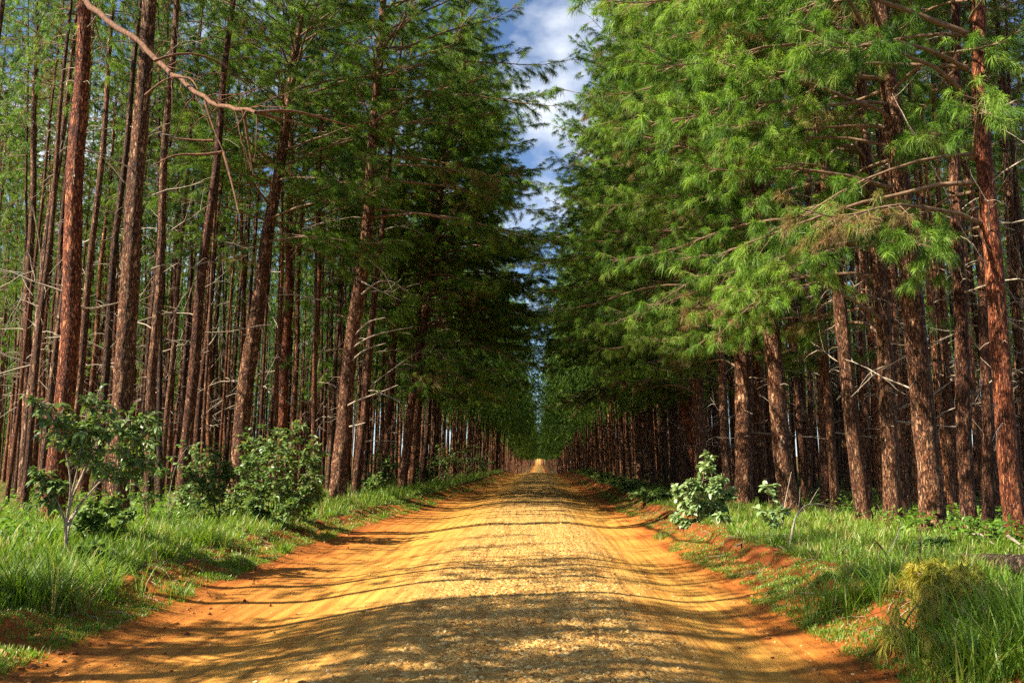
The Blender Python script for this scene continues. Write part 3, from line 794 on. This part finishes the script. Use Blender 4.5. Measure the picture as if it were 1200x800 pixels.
# tall forked sapling on the left verge
x, y, st = px_stems(77, 652, [[(77, 652), (77, 605), (88, 575), (100, 550), (112, 520), (118, 490)], [(77, 652), (78, 605), (95, 590), (118, 560), (150, 520), (180, 502)],
                              [(77, 652), (77, 605), (85, 575), (78, 530), (66, 492), (52, 475)], [(77, 652), (78, 600), (100, 545), (130, 500), (160, 490)], [(77, 652), (76, 600), (90, 560), (98, 500), (105, 468)],
                              [(77, 652), (77, 610), (60, 570), (45, 555)], [(77, 652), (80, 610), (110, 570), (140, 545), (168, 540)]], 1, .8)
shrub('sapling', 'sapling', 'tall forked sapling with drooping leaves in front of the flaky-barked pine', x, y, st, .145, .40, 12, 26, M_BROAD, 71, leaf_droop=.7, along=.55, rad=.02, stem_mat=M_DEAD)
# small dense bush at the foot of the flaky pine
x, y, st = px_stems(122, 645, [[(122, 645), (105, 625), (95, 600)], [(122, 645), (125, 610), (130, 585)], [(122, 645), (140, 620), (150, 600)], [(122, 645), (112, 615), (108, 590)]], 2, .4)
shrub('shrub', 'shrub', 'low dark shrub at the foot of the thick flaky-barked pine', x, y, st, .13, .5, 14, 16, M_BROAD, 72)
x, y, st = px_stems(110, 668, [[(110, 668), (98, 655), (92, 645)], [(110, 668), (112, 650), (115, 638)], [(110, 668), (125, 655), (132, 648)]], 3, .3)
shrub('shrub', 'shrub', 'small dark leafy plant in the grass below the tall sapling', x, y, st, .11, .5, 12, 12, M_BROAD, 73)
# big bushes
x, y, st = px_stems(256, 612, [[(256, 612), (250, 585), (240, 550), (232, 530)], [(256, 612), (262, 580), (270, 545)], [(256, 612), (235, 590), (218, 570)], [(256, 612), (275, 590), (288, 565)], [(256, 612), (245, 575), (222, 545)], [(256, 612), (258, 570), (252, 528)]], 4, .9)
shrub('shrub', 'shrub', 'rounded dark shrub left of the taller bushy shrub on the left verge', x, y, st, .115, .44, 13, 44, M_BROAD, 74, along=.3)
x, y, st = px_stems(322, 618, [[(322, 618), (320, 580), (310, 540), (290, 512)], [(322, 618), (330, 575), (335, 530), (345, 505)], [(322, 618), (340, 590), (360, 555), (372, 520)], [(322, 618), (305, 590), (290, 560), (285, 540)],
                                [(322, 618), (325, 580), (320, 540), (322, 508)], [(322, 618), (345, 600), (362, 580), (368, 560)], [(322, 618), (302, 600), (296, 590)], [(322, 618), (335, 600), (345, 590)]], 5, .9)
shrub('shrub', 'shrub', 'tallest bushy shrub beside the road on the left verge', x, y, st, .13, .44, 13, 50, M_BROAD, 75, along=.25)
x, y, st = px_stems(196, 618, [[(196, 618), (198, 580), (205, 545), (222, 520)], [(196, 618), (200, 590), (212, 575)]], 6, .4)
shrub('sapling', 'sapling', 'thin pale-stemmed sapling between the tall sapling and the rounded shrub', x, y, st, .12, .45, 4, 9, M_BROAD, 76, stem_mat=M_DEAD, along=.5, rad=.013)
x, y, st = px_stems(172, 622, [[(172, 622), (172, 585), (170, 555), (176, 530)], [(172, 622), (174, 590), (186, 565), (190, 550)], [(172, 622), (170, 590), (158, 560)]], 16, .4)
shrub('sapling', 'sapling', 'small upright sapling right of the thick flaky-barked pine', x, y, st, .15, .42, 7, 9, M_BROAD, 176, along=.45, rad=.013)
# right verge
x, y, st = px_stems(822, 622, [[(822, 622), (822, 590), (824, 560), (828, 538)], [(822, 622), (812, 600), (800, 585), (792, 575)], [(822, 622), (835, 600), (848, 585), (856, 575)], [(822, 622), (815, 595), (808, 565)],
                                [(822, 622), (832, 590), (842, 562)], [(822, 622), (805, 612), (794, 606)], [(822, 622), (838, 612), (846, 604)]], 7, .6)
shrub('shrub', 'shrub', 'pale large-leaved shrub standing on the right edge of the road', x, y, st, .175, .48, 13, 26, M_PALE, 77, leaf_droop=.5, along=.12)
x, y, st = px_stems(905, 628, [[(905, 628), (904, 605), (900, 580), (902, 570)], [(905, 628), (908, 605), (918, 596)], [(905, 628), (902, 608), (893, 598)]], 8, .3)
shrub('sapling', 'sapling', 'thin pale-leaved sapling right of the pale large-leaved shrub', x, y, st, .17, .48, 7, 8, M_PALE, 78, along=.4, rad=.01)
x, y, st = px_stems(1096, 648, [[(1096, 648), (1088, 640), (1082, 634)], [(1096, 648), (1100, 640), (1106, 633)], [(1096, 648), (1096, 640), (1094, 632)]], 9, .15)
shrub('weed', 'weed', 'low broad-leaved weed at the foot of the thickest right-hand pine', x, y, st, .24, .7, 5, 4, M_BROAD, 79, along=.4, rad=.008)
# dark understorey shrubs further along, left and right
US = [(452, 576, 30, 52, 'left'), (480, 572, 24, 40, 'left'), (520, 566, 30, 46, 'left'), (546, 560, 28, 40, 'left'), (362, 600, 22, 34, 'left'), (566, 556, 20, 26, 'left'), (596, 549, 14, 20, 'left'), (606, 546, 10, 16, 'left'), (436, 580, 18, 26, 'left'), (500, 566, 20, 24, 'left'),
      (762, 592, 34, 18, 'right'), (735, 577, 28, 16, 'right'), (708, 565, 20, 12, 'right'), (690, 557, 14, 10, 'right'), (672, 550, 12, 10, 'right')]
for i, (bx, by, w, h, sd) in enumerate(US):
    seqs = [[(bx, by), (bx + w * dx * .5, by - h * .6), (bx + w * dx, by - h * dy)] for dx, dy in ((-.6, .7), (-.25, 1), (.1, .85), (.35, 1.0), (.65, .6), (0, .6))]
    x, y, st = px_stems(bx, by, seqs, 20 + i, .8)
    shrub('shrub', 'shrub', 'leafy shrub in the undergrowth along the %s edge of the road' % sd, x, y, st, .16, .45, 9, 16, M_BROAD, 90 + i, 'undergrowth shrubs along the %s road edge' % sd, along=.1)

# ------------------------------------------------------------------ grass and ground cover
def grass_patch(r, X, Y, hmin, hmax, wid, tint_mu, mb, lean=.5, per=12, tuft=.05):
    """tussocks: the blades of one tuft lean away from its middle"""
    k = len(X); n = k * per
    tt = np.repeat(r.normal(tint_mu, .14, k) + (r.random(k) < .09) * .35, per); th = np.repeat(r.uniform(.7, 1.25, k), per)
    a = r.uniform(0, 2 * math.pi, n); q = np.abs(r.normal(0, tuft, n))
    X = np.repeat(X, per) + np.cos(a) * q; Y = np.repeat(Y, per) + np.sin(a) * q
    Z = surf(X, Y) - .02
    h = r.uniform(hmin, hmax, n) * th
    ln = h * lean * (r.uniform(.1, .7, n) + q / tuft * .35); a = a + r.normal(0, .5, n)
    lx = np.cos(a) * ln; ly = np.sin(a) * ln
    b = np.stack([X, Y, Z], -1)
    w = r.uniform(.7, 1.3, n) * wid * .5
    pa = a + math.pi / 2 + r.normal(0, .5, n); sx = np.stack([np.cos(pa) * w, np.sin(pa) * w, 0 * w], -1)
    def pt(t, bend): return b + np.stack([lx * t ** 1.8, ly * t ** 1.8, h * t * (1 - bend * t)], -1)
    bend = r.uniform(.05, .5, n)
    p1 = pt(.4, bend); p2 = pt(.75, bend); p3 = pt(1.0, bend)
    V = np.stack([b - sx * .7, b + sx * .7, p1 + sx, p1 - sx, p2 + sx * .75, p2 - sx * .75, p3], 1).reshape(-1, 3)
    o = np.arange(n)[:, None] * 7
    Q = np.concatenate([o + np.array([[0, 1, 2, 3]]), o + np.array([[3, 2, 4, 5]])]); T = o + np.array([[5, 4, 6]])
    tint = tt + r.normal(0, .1, n) + (r.random(n) < .06) * .4
    mb.add(V, Q=Q, T=T, tint=np.repeat(np.clip(tint, 0, 1), 7))

def scatter(r, n, y0, y1, xfun):
    u = r.random(n); Y = 1 / (1 / y0 + u * (1 / y1 - 1 / y0))      # density falls with distance squared
    return xfun(r, Y), Y

def grass():
    r = np.random.default_rng(3); mb = MB()
    def clumped(X, Y, seed, sc=1.6, keep=.45):
        c = fbm(X * sc, Y * sc, seed, 3) + .5
        return r.random(len(X)) < np.clip((c - keep) * 5 + .5, .04, 1)
    # left verge
    for n, y0, y1, width, hm, hx, mu in ((9500, 6.5, 16, 7.5, .10, .34, .5), (9000, 13, 36, 7.5, .10, .36, .58), (3600, 30, 120, 3, .15, .42, .55)):
        X, Y = scatter(r, n, y0, y1, lambda r, Y: edge_l(Y) + .55 - np.abs(r.normal(0, 1, len(Y))) ** 1.3 * width * .45)
        k = clumped(X, Y, 61, keep=.42); X, Y = X[k], Y[k]
        edge = np.clip((edge_l(Y) - X) / .6, .35, 1)
        hh = 0.7 + 0.8 * vnoise(X * .9, Y * .9, 62)
        for lo, hi in ((0, .5), (.5, .9), (.9, 1.2), (1.2, 2)):
            q = (hh * edge >= lo) & (hh * edge < hi); f = (lo + min(hi, 1.5)) / 2
            if q.any(): grass_patch(r, X[q], Y[q], hm * f, hx * f, .0085 if y0 < 12 else .013, mu, mb)
    # right verge
    for n, y0, y1, width, hm, hx, mu in ((8000, 5.5, 13, 4.8, .10, .36, .52), (9000, 11, 32, 5.2, .08, .30, .62), (3000, 28, 130, 2.6, .12, .35, .55)):
        X, Y = scatter(r, n, y0, y1, lambda r, Y: edge_r(Y) - .75 + np.abs(r.normal(0, 1, len(Y))) ** 1.2 * width * .5)
        k = clumped(X, Y, 63, keep=.40); X, Y = X[k], Y[k]
        edge = np.clip((X - edge_r(Y)) / .5, .35, 1); hh = 0.6 + 0.9 * vnoise(X * .8, Y * .8, 64)
        for lo, hi in ((0, .5), (.5, .9), (.9, 1.2), (1.2, 2)):
            q = (hh * edge >= lo) & (hh * edge < hi); f = (lo + min(hi, 1.5)) / 2
            if q.any(): grass_patch(r, X[q], Y[q], hm * f, hx * f, .0085 if y0 < 11 else .013, mu, mb)
    # tall clumps at the lower right
    for cx, cy in [at(1170, 770), at(1195, 745), at(1150, 790), at(1120, 735), at(1010, 720), at(60, 700), at(25, 720), at(110, 690), at(235, 655), at(1195, 790)]:
        n = 36; q = r.normal(0, .2, (n, 2))
        grass_patch(r, cx + q[:, 0], cy + q[:, 1], .25, .55, .010, .5, mb, .85, 14)
    print('grass polys', sum(len(q) for q in mb.Q) + sum(len(q) for q in mb.T))
    o = link('grass', mb.mesh('grass', [M_GRASS])); return o
tag(grass(), 'long green grass on the verges at both sides of the dirt road', 'grass', kind='stuff')

def cover():
    r = np.random.default_rng(4); mb = MB()
    for n, xf in ((26000, lambda r, Y: edge_l(Y) - 2.2 - r.random(len(Y)) * np.minimum(Y * .62, 26)), (26000, lambda r, Y: edge_r(Y) + 3.4 + r.random(len(Y)) * np.minimum(Y * .55, 24))):
        X, Y = scatter(r, n, 13, 75, xf)
        c = fbm(X * .45, Y * .45, 81, 3) + .5; k = r.random(len(X)) < np.clip((c - .42) * 6, .03, 1); X, Y = X[k], Y[k]
        h = r.uniform(.05, .5, len(X)) * np.clip(c[k] * 1.4, .3, 1.2)
        B = np.stack([X, Y, surf(X, Y) + h], -1)
        D = r.normal(0, 1, (len(X), 3)) * np.array([1, 1, .5]) + np.array([0, 0, .3])
        v, q, t = leaf_blades(B, D, .15, .35, r, .4)
        mb.add(v, Q=q, T=t, tint=np.repeat(np.clip(r.normal(.55, .2, len(X)), 0, 1), 8))
    return link('undergrowth', mb.mesh('undergrowth', [M_UNDER]))
tag(cover(), 'low leafy green undergrowth on the forest floor between the stems', 'undergrowth', kind='stuff')

def gravel():
    r = np.random.default_rng(8); mb = MB()
    ico = np.array([(0, 0, 1), (.894, 0, .447), (.276, .851, .447), (-.724, .526, .447), (-.724, -.526, .447), (.276, -.851, .447), (.724, .526, -.447), (-.276, .851, -.447), (-.894, 0, -.447), (-.276, -.851, -.447), (.724, -.526, -.447), (0, 0, -1)])
    F = np.array([(0, 1, 2), (0, 2, 3), (0, 3, 4), (0, 4, 5), (0, 5, 1), (1, 6, 2), (2, 7, 3), (3, 8, 4), (4, 9, 5), (5, 10, 1), (6, 7, 2), (7, 8, 3), (8, 9, 4), (9, 10, 5), (10, 6, 1), (11, 7, 6), (11, 8, 7), (11, 9, 8), (11, 10, 9), (11, 6, 10)])
    n = 8000
    X, Y = scatter(r, n, 5, 32, lambda r, Y: -.2 + r.normal(0, .72, len(Y)))
    m = 1100; X2, Y2 = scatter(r, m, 5, 25, lambda r, Y: r.uniform(-4.6, 2.9, len(Y))); X = np.r_[X, X2]; Y = np.r_[Y, Y2]; n += m
    s = .006 + .012 * r.random(n) ** 2.5 + .008 * (r.random(n) < .04); s[-m:] *= .8
    V = ico[None] * (1 + r.normal(0, .18, (n, 12, 1))) * s[:, None, None] * r.uniform(.7, 1.4, (n, 1, 3)) * np.array([1.15, 1, .7])
    V = V + np.stack([X, Y, surf(X, Y) + s * .15], -1)[:, None]
    T = (np.arange(n)[:, None, None] * 12 + F[None]).reshape(-1, 3)
    mb.add(V.reshape(-1, 3), T=T, tint=np.repeat(r.random(n), 12))
    mat = plain_mat('road_gravel', [(0.2, (.24, .12, .03)), (.5, (.46, .27, .075)), (.85, (.64, .46, .20))], 30, .9)
    return link('gravel', mb.mesh('gravel', [mat], smooth=False))
tag(gravel(), 'loose stones and grit pressed into the crown of the dirt road', 'gravel', kind='stuff')

def clods():
    r = np.random.default_rng(28); mb = MB()
    ico = np.array([(0, 0, 1), (.894, 0, .447), (.276, .851, .447), (-.724, .526, .447), (-.724, -.526, .447), (.276, -.851, .447), (.724, .526, -.447), (-.276, .851, -.447), (-.894, 0, -.447), (-.276, -.851, -.447), (.724, -.526, -.447), (0, 0, -1)])
    F = np.array([(0, 1, 2), (0, 2, 3), (0, 3, 4), (0, 4, 5), (0, 5, 1), (1, 6, 2), (2, 7, 3), (3, 8, 4), (4, 9, 5), (5, 10, 1), (6, 7, 2), (7, 8, 3), (8, 9, 4), (9, 10, 5), (10, 6, 1), (11, 7, 6), (11, 8, 7), (11, 9, 8), (11, 10, 9), (11, 6, 10)])
    X1, Y1 = scatter(r, 1500, 6, 34, lambda r, Y: edge_l(Y) + .35 + r.normal(0, .35, len(Y)) + np.abs(r.normal(0, .5, len(Y))) * (r.random(len(Y)) < .3))
    X2, Y2 = scatter(r, 1600, 5, 34, lambda r, Y: edge_r(Y) - .3 - r.normal(0, .28, len(Y)) - np.abs(r.normal(0, .5, len(Y))) * (r.random(len(Y)) < .3))
    X = np.r_[X1, X2]; Y = np.r_[Y1, Y2]; n = len(X)
    s = .006 + .024 * r.random(n) ** 4
    V = ico[None] * (1 + r.normal(0, .22, (n, 12, 1))) * s[:, None, None] * r.uniform(.7, 1.4, (n, 1, 3)) * np.array([1.1, 1.1, .75]) + np.stack([X, Y, surf(X, Y) + s * .2], -1)[:, None]
    mb.add(V.reshape(-1, 3), T=(np.arange(n)[:, None, None] * 12 + F[None]).reshape(-1, 3), tint=np.repeat(r.random(n), 12))
    mat = plain_mat('red_clay', [(0.2, (.16, .05, .014)), (.5, (.28, .10, .022)), (.85, (.42, .19, .05))], 20, .95)
    return link('dirt_clods', mb.mesh('dirt_clods', [mat], smooth=False))
tag(clods(), 'crumbled clods of red clay along the foot of the road banks', 'clods', kind='stuff')

def litter():
    r = np.random.default_rng(18); mb = MB(); P = []; Rd = []
    for i in range(300):
        if i % 2: y = 1 / (1 / 7 + r.random() * (1 / 28 - 1 / 7)); x = float(edge_r(y)) - .5 + abs(r.normal(0, 1.3))
        else: y = 1 / (1 / 9 + r.random() * (1 / 28 - 1 / 9)); x = float(edge_l(y)) + .6 - abs(r.normal(0, 1.6))
        a = r.uniform(0, 6.28); L = r.uniform(.06, .34)
        s = np.linspace(-.5, .5, 5); px_ = x + np.cos(a) * L * s; py_ = y + np.sin(a) * L * s + .03 * np.cos(s * 4)
        P.append(np.stack([px_, py_, surf(px_, py_) + .012 + r.random() * .03], -1)); q = r.uniform(.002, .0045); Rd.append(np.full(5, q))
    v, f = tubes(np.array(P), np.array(Rd), 4); mb.add(v, Q=f, tint=.5)
    return link('twig_litter', mb.mesh('twig_litter', [M_DEAD]))
tag(litter(), 'small dry twigs scattered over the banks beside the road', 'twigs', kind='stuff')

# ------------------------------------------------------------------ fallen wood on the right verge
def fallen(name, cat, label, seq, rad, mat, lift=.1, twigs=(), sides=8):
    p = []
    for (a, b, up) in seq:
        x, y = at(a, b); p.append([x, y, basez(x, y) + up])
    p = np.array(p); root = p[0].copy()
    o = link(name, None); o.location = root; tag(o, label, cat)
    path = smooth_path(p - root, 16)
    mb = MB(); v, f = tubes(np.array([path]), np.array([np.linspace(rad[0], rad[1], 16)]), sides)
    th = np.arange(len(v)); v = v + rng.normal(0, rad[0] * .06, v.shape); mb.add(v, Q=f)
    n = sides
    c = np.concatenate([path[:1], path[-1:]])
    mb.add(np.concatenate([v[:n], c[:1]]), T=[(k, (k + 1) % n, n) for k in range(n)])
    mb.add(np.concatenate([v[-n:], c[1:]]), T=[((k + 1) % n, k, n) for k in range(n)])
    link('stem', mb.mesh(name + '_stem', [mat]), o)
    for t_, d, L in twigs:
        j = int(t_ * 15); q = curve_pts(path[j], norm(np.array(d, float)), L, 8, .1, .08)
        tb = MB(); v, f = tubes(np.array([q]), np.array([np.linspace(rad[0] * .4, rad[0] * .12, 8)]), 5); tb.add(v, Q=f); link('side_twig', tb.mesh('side_twig', [mat]), o)
    return o

M_LOG = bark_mat('log_bark', (0.05, 0.028, 0.018), (0.12, 0.07, 0.04), (0.24, 0.17, 0.11), .9)
fallen('fallen_log', 'log', 'dark fallen log lying in the grass at the right edge of the picture', [(1225, 690, .21), (1180, 682, .20), (1130, 674, .17)], (.14, .10), M_LOG, sides=12)
fallen('fallen_pole', 'fallen branch', 'thin dark pole lying across the grass left of the fallen log', [(1135, 676, .17), (1090, 670, .16), (1050, 668, .12), (1015, 665, .05)], (.045, .02), M_LOG, twigs=[(.5, (.2, .3, .9), .45), (.75, (-.4, .2, .7), .35)])
fallen('dead_branch', 'fallen branch', 'arched pale dead branch springing from the grass on the right verge', [(925, 642, 0), (932, 638, .42), (945, 634, .62), (965, 630, .6), (985, 628, .45)], (.018, .007), M_DEAD, twigs=[(.35, (.1, 0, 1), .5), (.6, (.3, .1, .5), .4)])
fallen('dead_stick', 'stick', 'upright bare forked stick beside the thin pale-leaved sapling', [(915, 628, 0), (921, 622, .55), (930, 622, 1.15)], (.014, .006), M_DEAD, twigs=[(.5, (.6, 0, .7), .35)])
fallen('dead_branch', 'fallen branch', 'short pale branch leaning on the ground between the two right edge pines', [(1128, 630, .05), (1150, 640, .2), (1165, 645, .1)], (.022, .01), M_DEAD, twigs=[(.3, (-.2, 0, 1), .5)])
fallen('dead_stick', 'stick', 'pale stick poking out of the ground at the right edge pine', [(1182, 648, .25), (1205, 652, .1)], (.025, .015), M_DEAD)
fallen('dead_stick', 'stick', 'dry stick lying on yellowed grass left of the broad-leaved weed', [(1040, 655, .05), (1052, 650, .25), (1058, 645, .42)], (.014, .006), M_DEAD)
fallen('dead_branch', 'fallen branch', 'pale branch lying flat on the ground left of the arched dead branch', [(862, 636, .1), (890, 634, .12), (925, 633, .1), (958, 634, .08)], (.016, .007), M_DEAD, twigs=[(.5, (.6, .5, .3), .4)])

def bough(seq_list, label, seed):
    """a fallen pine bough with yellowing drooping needles"""
    r = np.random.default_rng(seed)
    x, y = at(*seq_list[0][0][:2]); root = np.array([x, y, basez(x, y)])
    o = link('fallen_pine_bough', None); o.location = root; tag(o, label, 'pine bough')
    LP = []; B = []; D = []
    for seq in seq_list:
        p = []
        for a, b, up in seq:
            xx, yy = at(a, b); p.append([xx, yy, basez(xx, yy) + .06 + up * .6])
        p = smooth_path(np.array(p) - root, 10); LP.append(p)
        for _ in range(60):
            f = r.uniform(.1, 1) * 9; j = min(int(f), 8); B.append(p[j] + (p[j + 1] - p[j]) * (f - j) + r.normal(0, .07, 3)); D.append(norm(norm(p[j + 1] - p[j]) + r.normal(0, .6, 3) + np.array([0, 0, .1])))
    mb = MB(); v, f = tubes(np.array(LP), np.tile(np.linspace(.014, .005, 10), (len(LP), 1)), 5); mb.add(v, Q=f); link('stem', mb.mesh('bough_stem', [M_LIMB]), o)
    fb = MB(); v, q, t = needles(np.array(B), np.array(D), 30, .16, .007, .75, .4, r); fb.add(v, Q=q, T=t, tint=np.repeat(np.clip(r.normal(.5, .25, len(B)), 0, 1), 30 * 5)); link('needles', fb.mesh('bough_needles', [M_GOLD]), o)
bough([[(1150, 722, .1), (1110, 728, .42), (1070, 745, .3), (1045, 758, .1)], [(1150, 722, .1), (1125, 716, .45), (1095, 720, .5), (1060, 735, .3)], [(1150, 722, .1), (1140, 735, .35), (1120, 745, .3), (1090, 760, .1)], [(1150, 722, .1), (1150, 735, .4), (1135, 750, .3)]], 'yellowing fallen pine bough in the grass near the lower right corner', 5)
bough([[(1105, 690, .1), (1085, 694, .3), (1070, 704, .2)], [(1105, 690, .1), (1100, 696, .35), (1085, 706, .2)], [(1105, 690, .1), (1120, 696, .3), (1128, 706, .15)]], 'smaller yellowing pine bough between the fallen log and the larger bough', 6)

# ------------------------------------------------------------------ light, sky, camera
SUN_EL, SUN_AZ = R(41), (math.cos(R(20)), math.sin(R(20)))     # light travels toward +X and a little +Y
from mathutils import Vector
sd = bpy.data.lights.new('sun', 'SUN'); sd.energy = 5.0; sd.angle = R(0.5); sd.color = (1.0, 0.92, 0.78)
so = bpy.data.objects.new('sun', sd); COL.objects.link(so)
dirv = Vector((SUN_AZ[0] * math.cos(SUN_EL), SUN_AZ[1] * math.cos(SUN_EL), -math.sin(SUN_EL)))
so.rotation_euler = dirv.to_track_quat('-Z', 'Y').to_euler(); so.location = (-20, -10, 40)

w = bpy.data.worlds.new('World'); scene.world = w; w.use_nodes = True
N = w.node_tree.nodes; L = w.node_tree.links; N.clear()
sky = N.new('ShaderNodeTexSky'); sky.sky_type = 'NISHITA'; sky.sun_disc = False; sky.dust_density = 0.6; sky.altitude = 300; sky.air_density = 0.65
sky.sun_elevation = SUN_EL; sky.sun_rotation = math.atan2(-SUN_AZ[0], -SUN_AZ[1]) % (2 * math.pi)
tc = N.new('ShaderNodeTexCoord')
mp = N.new('ShaderNodeMapping'); mp.inputs['Scale'].default_value = (2.4, 2.4, 4.2); mp.inputs['Location'].default_value = (0.35, 0.2, 0.1)
L.new(tc.outputs['Generated'], mp.inputs[0])
nz = N.new('ShaderNodeTexNoise'); nz.inputs['Scale'].default_value = 1.6; nz.inputs['Detail'].default_value = 7; nz.inputs['Roughness'].default_value = .55
L.new(mp.outputs[0], nz.inputs['Vector'])
cr = ramp(N, [(0.52, (0, 0, 0)), (0.66, (1, 1, 1))]); L.new(nz.outputs['Fac'], cr.inputs[0])
dt = N.new('ShaderNodeVectorMath'); dt.operation = 'DOT_PRODUCT'; L.new(tc.outputs['Generated'], dt.inputs[0])
dt.inputs[1].default_value = Vector((0.075, 0.90, 0.475)).normalized()
bank = N.new('ShaderNodeMapRange'); bank.inputs[1].default_value = .985; bank.inputs[2].default_value = .999; bank.inputs[3].default_value = 0; bank.inputs[4].default_value = .15; L.new(dt.outputs['Value'], bank.inputs[0])
skyc = mix(N, L, 1.0, sky.outputs[0], (1.15, 1.28, 1.38), 'MULTIPLY')
L.new(math_n(N, L, 'ADD', nz.outputs['Fac'], bank.outputs[0]), cr.inputs[0])
cm = mix(N, L, math_n(N, L, 'MULTIPLY', cr.outputs[0], .8), skyc, (9.0, 9.3, 9.6))
bg = N.new('ShaderNodeBackground'); bg.inputs[1].default_value = 0.05; L.new(cm, bg.inputs[0])
wo = N.new('ShaderNodeOutputWorld'); L.new(bg.outputs[0], wo.inputs[0])

cam = bpy.data.cameras.new('camera'); cam.sensor_width = 36; cam.lens = 36 * FPX / 1200; cam.clip_end = 6000; cam.clip_start = .05
co = bpy.data.objects.new('camera', cam); COL.objects.link(co); co.location = (0, 0, CAMZ)
co.rotation_euler = (math.pi / 2 + PITCH, 0, YAW); scene.camera = co

scene.view_settings.view_transform = 'Standard'; scene.view_settings.look = 'None'
scene.view_settings.exposure = 1.65; scene.view_settings.gamma = 1
c = scene.cycles
c.max_bounces = 6; c.diffuse_bounces = 2; c.glossy_bounces = 2; c.transmission_bounces = 3; c.transparent_max_bounces = 4
c.use_denoising = False
c.sample_clamp_indirect = 4
c.use_adaptive_sampling = True; c.adaptive_threshold = 0.02
